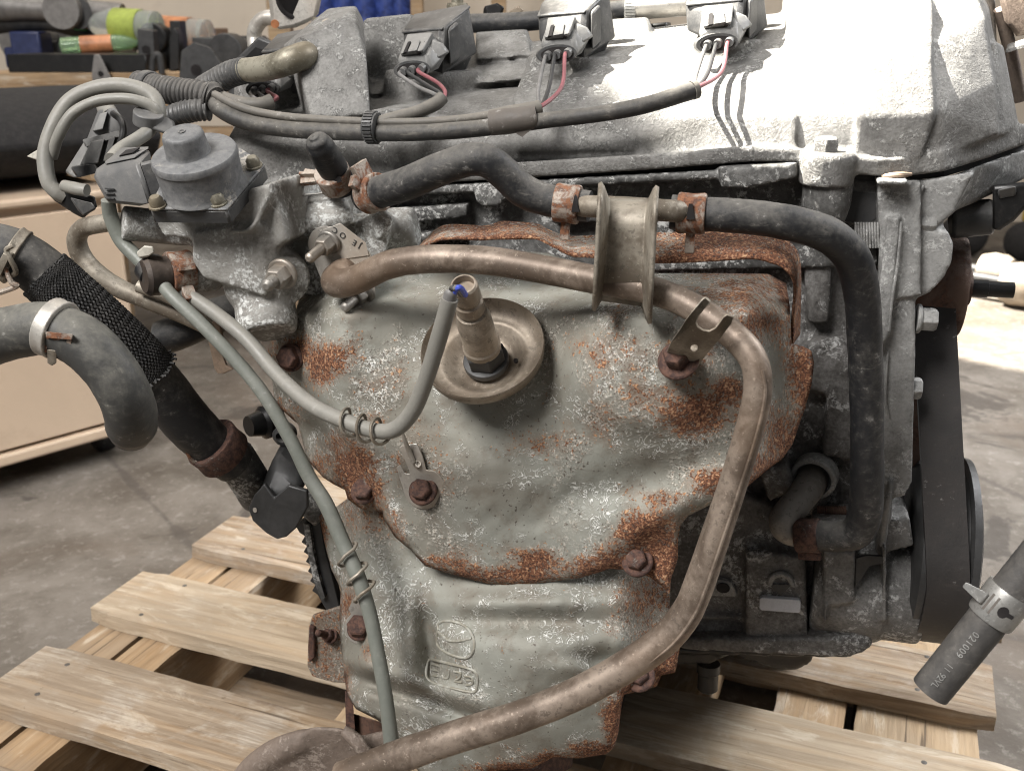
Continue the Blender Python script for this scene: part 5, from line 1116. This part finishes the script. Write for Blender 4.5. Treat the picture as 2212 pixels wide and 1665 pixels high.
# black bracket, pipe stub and oil filter side at lower left
m = MB(); m.tpx([(505, 985, .470, 44), (535, 1030, .480, 43), (560, 1070, .490, 42)], 24); m.build('inlet_stub', M['head'], ENG)
m = MB(); m.plate([(536, 1098), (548, 1070), (570, 1045), (592, 1075), (622, 1048), (662, 1060), (664, 1095), (640, 1140), (618, 1160), (598, 1165), (575, 1152), (545, 1125)], .462, .003); BR = m.build('black_bracket', M['dkst'], ENG, bevel=.0008)
m = MB(); p = E(551, 1101, .4618); m.lathe(p, -N, [(0, 6*S(p)), (.0004, 6*S(p))], 14, .8); m.build('bracket_hole', M['white'], BR)
m = MB(); m.he([(560, 1060, .466), (592, 985, .480), (612, 950, .50), (655, 965, .50), (660, 1050, .47), (600, 1085, .466), (560, 1060, .52), (612, 950, .54), (660, 1050, .52)]); m.build('filter_housing', M['dkst'], ENG, bevel=.004)
m = MB(); p = E(600, 905, .52); m.lathe(p, AX(p, -.8, .2, 60), [(0, 34*S(p)), (.01, 36*S(p)), (.012, 28*S(p)), (.02, 22*S(p))], 24); m.build('drain_cock', M['black'], ENG)
m = MB(); p = E(622, 930, .50); m.lathe(p, AX(p, -.3, .3, 40), [(0, 22*S(p)), (.008, 22*S(p)), (.009, 12*S(p)), (.002, 11*S(p))], 20); m.build('cock_end', M['plast'], ENG)
m = MB(); m.he([(650, 1060, .475), (690, 1050, .48), (705, 1110, .48), (680, 1140, .48), (655, 1120, .475), (650, 1060, .52), (705, 1110, .52)]); m.build('filter_neck', M['head'], ENG, bevel=.003)
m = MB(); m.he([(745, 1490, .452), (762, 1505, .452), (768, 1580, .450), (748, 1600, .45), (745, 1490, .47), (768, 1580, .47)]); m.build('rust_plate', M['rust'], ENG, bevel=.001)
m = MB(); m.he([(762, 1540, .458), (830, 1560, .448), (850, 1600, .448), (770, 1600, .455), (762, 1540, .48), (850, 1600, .48)]); m.build('brown_gusset', M['rustp'], ENG, bevel=.001)  # dark rust-brown wedge beside the rust plate
m = MB(); m.he([(555, 1632, .405), (600, 1588, .405), (680, 1568, .405), (735, 1570, .408), (790, 1592, .412), (830, 1640, .414), (800, 1690, .41), (560, 1690, .40), (600, 1600, .45), (735, 1580, .45), (800, 1690, .45), (560, 1690, .45)])
m.tpx([(515, 1690, .405, 26), (556, 1650, .405, 30), (600, 1622, .406, 30), (660, 1596, .407, 26)], 14); m.tpx([(740, 1575, .404, 16), (780, 1610, .402, 18), (800, 1660, .402, 18)], 12); m.he([(780, 1590, .415), (830, 1575, .42), (860, 1610, .42), (820, 1650, .415), (780, 1590, .45), (850, 1600, .45)])
m.build('manifold_support', M['lump'], ENG, remesh=.0022, smooth=6)

# black loom and pipe at the back of the cover
m = MB(); m.tpx([(985, 52, .735, 20), (1060, 50, .735, 20), (1150, 46, .735, 20), (1260, 32, .735, 20), (1350, 22, .735, 20), (1370, 20, .735, 20)], 18); m.build('rear_loom', M['rub'], ENG)
m = MB(); m.tpx([(1368, 18, .732, 25), (1420, 14, .732, 25), (1500, 8, .732, 25)], 20); m.build('rear_pipe', M['plate'], ENG)
m = MB(); p = E(1352, 22, .733); a4 = U; m.lathe(p, U, [(0, 24*S(p)), (.0, 27*S(p)), (.008, 27*S(p)), (.008, 24*S(p))], 30); 
for k in range(30):
    d = Z*math.cos(k*math.pi/15)+N*math.sin(k*math.pi/15); m.obox(p+U*.004+d*(27.5*S(p)), U, d, U.cross(d), .0034, .0006, .0007)
m.build('rear_clamp', M['bright'], ENG)
m = MB(); m.he([(1045, 14, .76), (1075, 6, .76), (1090, 16, .76), (1085, 34, .76), (1042, 36, .76), (1050, 14, .78), (1085, 20, .78)]); m.build('rear_plug', M['black'], ENG, bevel=.002)
m = MB(); m.he([(1090, 30, .758), (1120, 12, .758), (1132, 24, .758), (1100, 38, .758), (1090, 30, .77), (1120, 12, .77), (1132, 24, .77)]); m.build('rear_clip', M['spool'], ENG, bevel=.001)
m = MB(); m.slab([(1400, 52), (1440, 48), (1442, 78), (1402, 84)], .74, .77); m.build('rear_block', M['black'], ENG, bevel=.002)
# throttle flange seen over the left end of the cover
m = MB(); m.he([(578, -30, .76), (700, -30, .76), (686, 40, .76), (640, 60, .76), (606, 66, .76), (586, 56, .76), (578, -30, .775), (700, -30, .775), (640, 60, .775), (586, 56, .775)]); TF = m.build('intake_flange', M['plate'], ENG, bevel=.003)
p = E(640, -2, .759); m = MB(); m.lathe(p, AX(p, 0, .3, 12), [(0, 42*S(p)), (.0008, 44*S(p)), (.0010, 38*S(p)), (-.0, 34*S(p))], 36); m.build('intake_bore', M['dark'], TF)
p = E(594, 52, .759); m = MB(); m.lathe(p, AX(p, 0, .3, 12), [(0, 9*S(p)), (.0006, 9*S(p))], 20); m.build('flange_hole', M['orange'], TF)
m = MB(); m.tpx([(610, 40, .80, 16), (572, 40, .80, 16), (552, 62, .80, 16), (550, 90, .80, 16), (560, 130, .79, 15), (600, 190, .76, 15)], 16); m.build('intake_pipe', M['plate'], ENG)
m = MB(); m.he([(470, 168, .70), (560, 78, .70), (604, 96, .70), (602, 120, .70), (520, 190, .70), (470, 168, .72), (560, 78, .72), (604, 96, .72), (520, 190, .72)]); IB = m.build('intake_bracket', M['dkst'], ENG, bevel=.002)
m = MB(); m.slab([(508, 146), (552, 102), (572, 110), (530, 150)], .6985, .70); m.build('bracket_slot', M['black'], IB)
m = MB(); m.he([(490, 175, .705), (620, 170, .70), (640, 260, .66), (500, 250, .68), (490, 175, .76), (640, 260, .76)]); m.build('intake_manifold', M['dkst'], ENG, remesh=.003, smooth=4)
# ------------------------------------------------------------------ coolant hoses
def hose(name, label, pts, mat, mouth=None, n=26, cat='hose'):
    P = [E(x, y, e) for x, y, e, r in pts]; lo = min(P, key=lambda p: p.z)
    t = thing(name, label, cat, tuple(lo)); m = MB(); m.tpx(pts, n, 8); m.build('hose_body', mat, t); return t
def clamp_at(t, x, y, e, x2, y2, e2, rpx, w, mat, ears=None, th=.0009):
    p = E(x, y, e); a = (E(x2, y2, e2)-p).normalized(); return clampband(p, a, rpx*S(p), w, 'hose_clamp', M[mat], t, ears, th)
H1 = hose('bypass_hose', 'black hose arching from the capped outlet to the spool bracket', [(785, 425, .470, 33), (830, 412, .462, 35), (880, 396, .456, 36), (950, 366, .452, 36), (1010, 346, .452, 36), (1052, 348, .453, 36), (1088, 374, .456, 36), (1130, 412, .459, 36), (1180, 432, .460, 35), (1230, 440, .460, 34), (1274, 446, .4595, 33)], M['rub'])
clamp_at(H1, 806, 418, .466, 850, 405, .46, 36, .010, 'clamp', [(Z*.9-N*.3, .008, .003, .010), (Z*.6-N*.8, .006, .003, .006)])
c = clamp_at(H1, 1226, 440, .460, 1260, 444, .46, 36, .0115, 'clamp', [(-Z, .009, .004, .003)])
m = MB(); m.he([(1240, 425, .4525), (1247, 425, .4525), (1252, 458, .4522), (1234, 458, .4522), (1243, 420, .4525), (1240, 425, .4505), (1252, 458, .4505), (1234, 458, .4505)]); m.build('clamp_slot', M['dark'], c)
H2 = hose('heater_hose', 'long black hose turning down beside the timing cover to the block pipe', [(1450, 458, .459, 37), (1500, 461, .459, 36), (1580, 466, .459, 37), (1660, 474, .460, 38), (1740, 490, .464, 38), (1800, 515, .470, 39), (1843, 562, .478, 39), (1862, 640, .487, 38), (1868, 740, .495, 37), (1872, 850, .502, 36), (1873, 960, .507, 35), (1872, 1050, .512, 35), (1868, 1110, .517, 36), (1850, 1148, .520, 36), (1815, 1158, .522, 34), (1780, 1157, .524, 33), (1735, 1154, .526, 31)], M['rub'])
c = clamp_at(H2, 1494, 461, .459, 1540, 463, .459, 38, .0125, 'clamp', [(-Z, .010, .004, .003)])
m = MB(); m.he([(x, y, e) for e in (.4512, .4492) for x, y in ((1488, 440), (1496, 440), (1501, 474), (1482, 474))]); m.build('clamp_slot', M['dark'], c)
clamp_at(H2, 1746, 1156, .526, 1780, 1157, .524, 33, .0125, 'rust', [(-Z-N*.2, .005, .012, .004)])
# the two fat radiator hoses at the left
R1 = hose('radiator_hose', 'fat dusty black hose curving down to a blunt end under its pale clamp', [(-90, 760, .345, 60), (-30, 735, .345, 59), (40, 716, .346, 58), (110, 710, .347, 58), (180, 740, .347, 58), (235, 795, .347, 57), (268, 850, .348, 56), (282, 890, .352, 56), (284, 915, .358, 54), (283, 930, .363, 46)], M['rubd'], n=32)
c = clamp_at(R1, 120, 710, .347, 165, 728, .347, 60, .0062, 'plate', None, .0008)
m = MB(); m.he([(98, 716, .335), (158, 722, .335), (156, 734, .335), (100, 730, .335), (98, 716, .338), (158, 722, .338), (156, 734, .338), (100, 730, .338)]); m.build('clamp_bar', M['clamp'], c, bevel=.0004)
for x0, x1 in ((96, 106), (112, 130), (146, 156)):
    m = MB(); m.he([(x0, 724, .336), (x1, 726, .336), (x1-6, 762, .337), (x0-6, 760, .337), (x0, 724, .338), (x1, 726, .338), (x1-6, 762, .339), (x0-6, 760, .339)]); m.build('clamp_tab', M['clamp'], c, bevel=.0003)
m = MB(); m.he([(102, 755, .3365), (122, 757, .3365), (122, 785, .339), (112, 790, .339), (102, 784, .339), (102, 755, .338), (122, 757, .338), (112, 790, .3405)]); m.build('clamp_tongue', M['spool'], c, bevel=.0003)
R2 = hose('radiator_hose', 'black hose in a frayed braided sleeve running down to the inlet stub', [(-110, 560, .40, 62), (-50, 540, .402, 60), (10, 545, .404, 58), (70, 572, .408, 56), (130, 622, .412, 55), (210, 692, .418, 54), (290, 768, .426, 54), (350, 840, .436, 54), (400, 905, .446, 53), (450, 955, .456, 50), (492, 988, .464, 48), (506, 1000, .467, 47)], M['rub'], n=32)
# braid of flat strands
bp = catmull([E(*p) for p in [(95, 592, .4095), (130, 622, .412), (210, 692, .418), (290, 768, .426), (322, 804, .431)]], 30); s = S(bp[60])
m = MB(); T = (bp[1]-bp[0]).normalized(); x, y, _ = basis(T); L = len(bp); fr_ = []
for i, p in enumerate(bp):
    t = (bp[min(i+1, L-1)]-bp[max(i-1, 0)]).normalized(); q_ = T.rotation_difference(t); x = q_ @ x; y = q_ @ y; T = t; fr_.append((p, x.copy(), y.copy()))
for sg in (1, -1):
    for k in range(42):
        P = []; ph = k*2*math.pi/42; rnd = random.Random(k*3+sg)
        i0, i1 = rnd.randint(0, 4), L-1-rnd.randint(0, 5)
        for i in range(i0, i1+1):
            p, xx, yy = fr_[i]; an = ph + sg*i*.035; r = 56.5*s + sg*.0005*(-1)**k*math.cos(21*(an+sg*i*.035))
            P.append(p + xx*(r*math.cos(an)) + yy*(r*math.sin(an)))
        d = (P[-1]-P[-2]); P.append(P[-1] + d.normalized()*.002 + (P[-1]-fr_[i1][0]).normalized()*rnd.uniform(.0003, .0025))
        m.tube(P, [.00068]*len(P), 5, 1, True, None, True)
o = m.build('braided_sleeve', M['braid'], R2); o['kind'] = 'stuff'
m = MB(); m.tube([p for p, _, _ in fr_[::6]], [55.5*s]*len(fr_[::6]), 28, 2, False); m.build('sleeve_backing', M['black'], R2)
c = clamp_at(R2, 470, 968, .4595, 492, 988, .464, 54, .0135, 'rust', None, .0012)
m = MB(); m.tpx([(438, 952, .448, 5), (420, 946, .444, 5), (402, 962, .442, 5), (412, 990, .444, 5), (424, 996, .446, 5), (440, 980, .449, 5)], 8, 3); m.build('clamp_loop', M['clamp'], c)
clamp_at(R2, 30, 552, .405, 70, 572, .408, 58, .005, 'spool', [(-N+Z*.2, .006, .003, .012)])
m = MB(); m.tpx([(0, 596, .392, 5), (34, 590, .392, 6), (22, 560, .39, 6), (14, 540, .39, 6), (30, 530, .39, 5)], 8, 4); m.build('clamp_loop', M['spool'], R2)
m = MB(); m.tpx([(10, 578, .390, 5), (25, 610, .39, 6), (36, 618, .391, 6), (0, 632, .391, 6)], 8, 4); m.build('clamp_loop', M['clamp'], R2)
# loose hose in the lower right corner
h0 = E(2010, 1491, .375); h1 = E(2290, 1147, .385)
RH = thing('cut_hose', 'loose grey black hose with pale printed numbers and a keyhole slotted clamp', 'hose', tuple(h0))
m = MB(); m.tube([h0.lerp(h1, k/12) for k in range(14)], [.00765+.00002*k for k in range(14)], 36, 1, True, None, True); m.build('hose_body', M['rubg'], RH)
m = MB(); hx_ = (h0-h1).normalized(); m.lathe(h0 + hx_*.0002, hx_, [(0, .0045), (.0003, .0058), (.0003, .0040), (-.0002, .002)], 28); m.build('hose_bore', M['dark'], RH)
hax = (h1-h0).normalized(); p = h0 + hax*(E(2160, 1306, .3797)-h0).dot(hax)
m = MB(); rr = .00790; m.lathe(p-hax*.007, hax, [(0, rr), (0, rr+.0009), (.0012, rr+.0013), (.0128, rr+.0013), (.014, rr+.0009), (.014, rr)], 44); c = m.build('hose_clamp', M['bright'], RH)
vd = (CAM-p).normalized(); vd = (vd - hax*vd.dot(hax)).normalized(); tn = hax.cross(vd)
def onh(t, ang, dr=0.0): d = vd*math.cos(ang)+tn*math.sin(ang); return p + hax*t + d*(rr+.0014+dr)
sgn = 1 if tn.dot(RT) > 0 else -1
def patch(pts, name, mat, th=.0006):
    m = MB(); fr2 = [onh(t, a_*sgn) for t, a_ in pts]; bk = [onh(t, a_*sgn, -th) for t, a_ in pts]; n_ = len(pts)
    cc = sum(fr2, Vector())/n_; f_ = list(range(n_)); nn = (fr2[1]-fr2[0]).cross(fr2[2]-fr2[1])
    m.add(fr2+bk, [tuple(f_)]+[(i, (i+1) % n_, (i+1) % n_+n_, i+n_) for i in range(n_)]); m.build(name, mat, c)
patch([(-.0008, .72), (0, .76), (.0008, .72), (.0009, .46)] + [(.0024*math.cos(u), .27+.22*math.sin(u)) for u in [math.radians(60-k*30) for k in range(11)]] + [(-.0009, .46)], 'keyhole', M['dark'])
patch([(-.0038, -.48), (.0038, -.48), (.0038, -.12), (-.0038, -.12)], 'clamp_window', M['tape'])
m = MB(); m.hull([onh(t, -.55*sgn, d) for t in (-.0026, .0026) for d in (.0002, .0012)] + [onh(t, -.55*sgn, d) - tn*(sgn*.0085) for t in (-.0012, .0012) for d in (.0008, .0018)]); m.build('clamp_tongue', M['bright'], c, bevel=.0004)
# printed figures wrap round the hose
hp_ = h0
def wrap(pt, z):
    v = pt - hp_; t = v.dot(hax); q_ = v - hax*t; u_ = q_.dot(tn); r0 = .0079; an = u_/r0
    d = vd*math.cos(an)+tn*math.sin(an); return hp_ + hax*t + d*(r0+.00025)
xd = -hax; yd = tn*sgn
text_mesh('printed_numbers', '021009', hp_ + hax*.0325 + yd*(-.0012), xd, yd, .0036, M['print'], RH, .0001, 1.15, wrap)
text_mesh('printed_numbers', '11 9', hp_ + hax*.0162 + yd*(-.0012), xd, yd, .0034, M['print'], RH, .0001, 1.1, wrap)
text_mesh('printed_numbers', '2VL', hp_ + hax*.0098 + yd*(-.0012), xd, yd, .0034, M['print'], RH, .0001, 1.0, wrap)
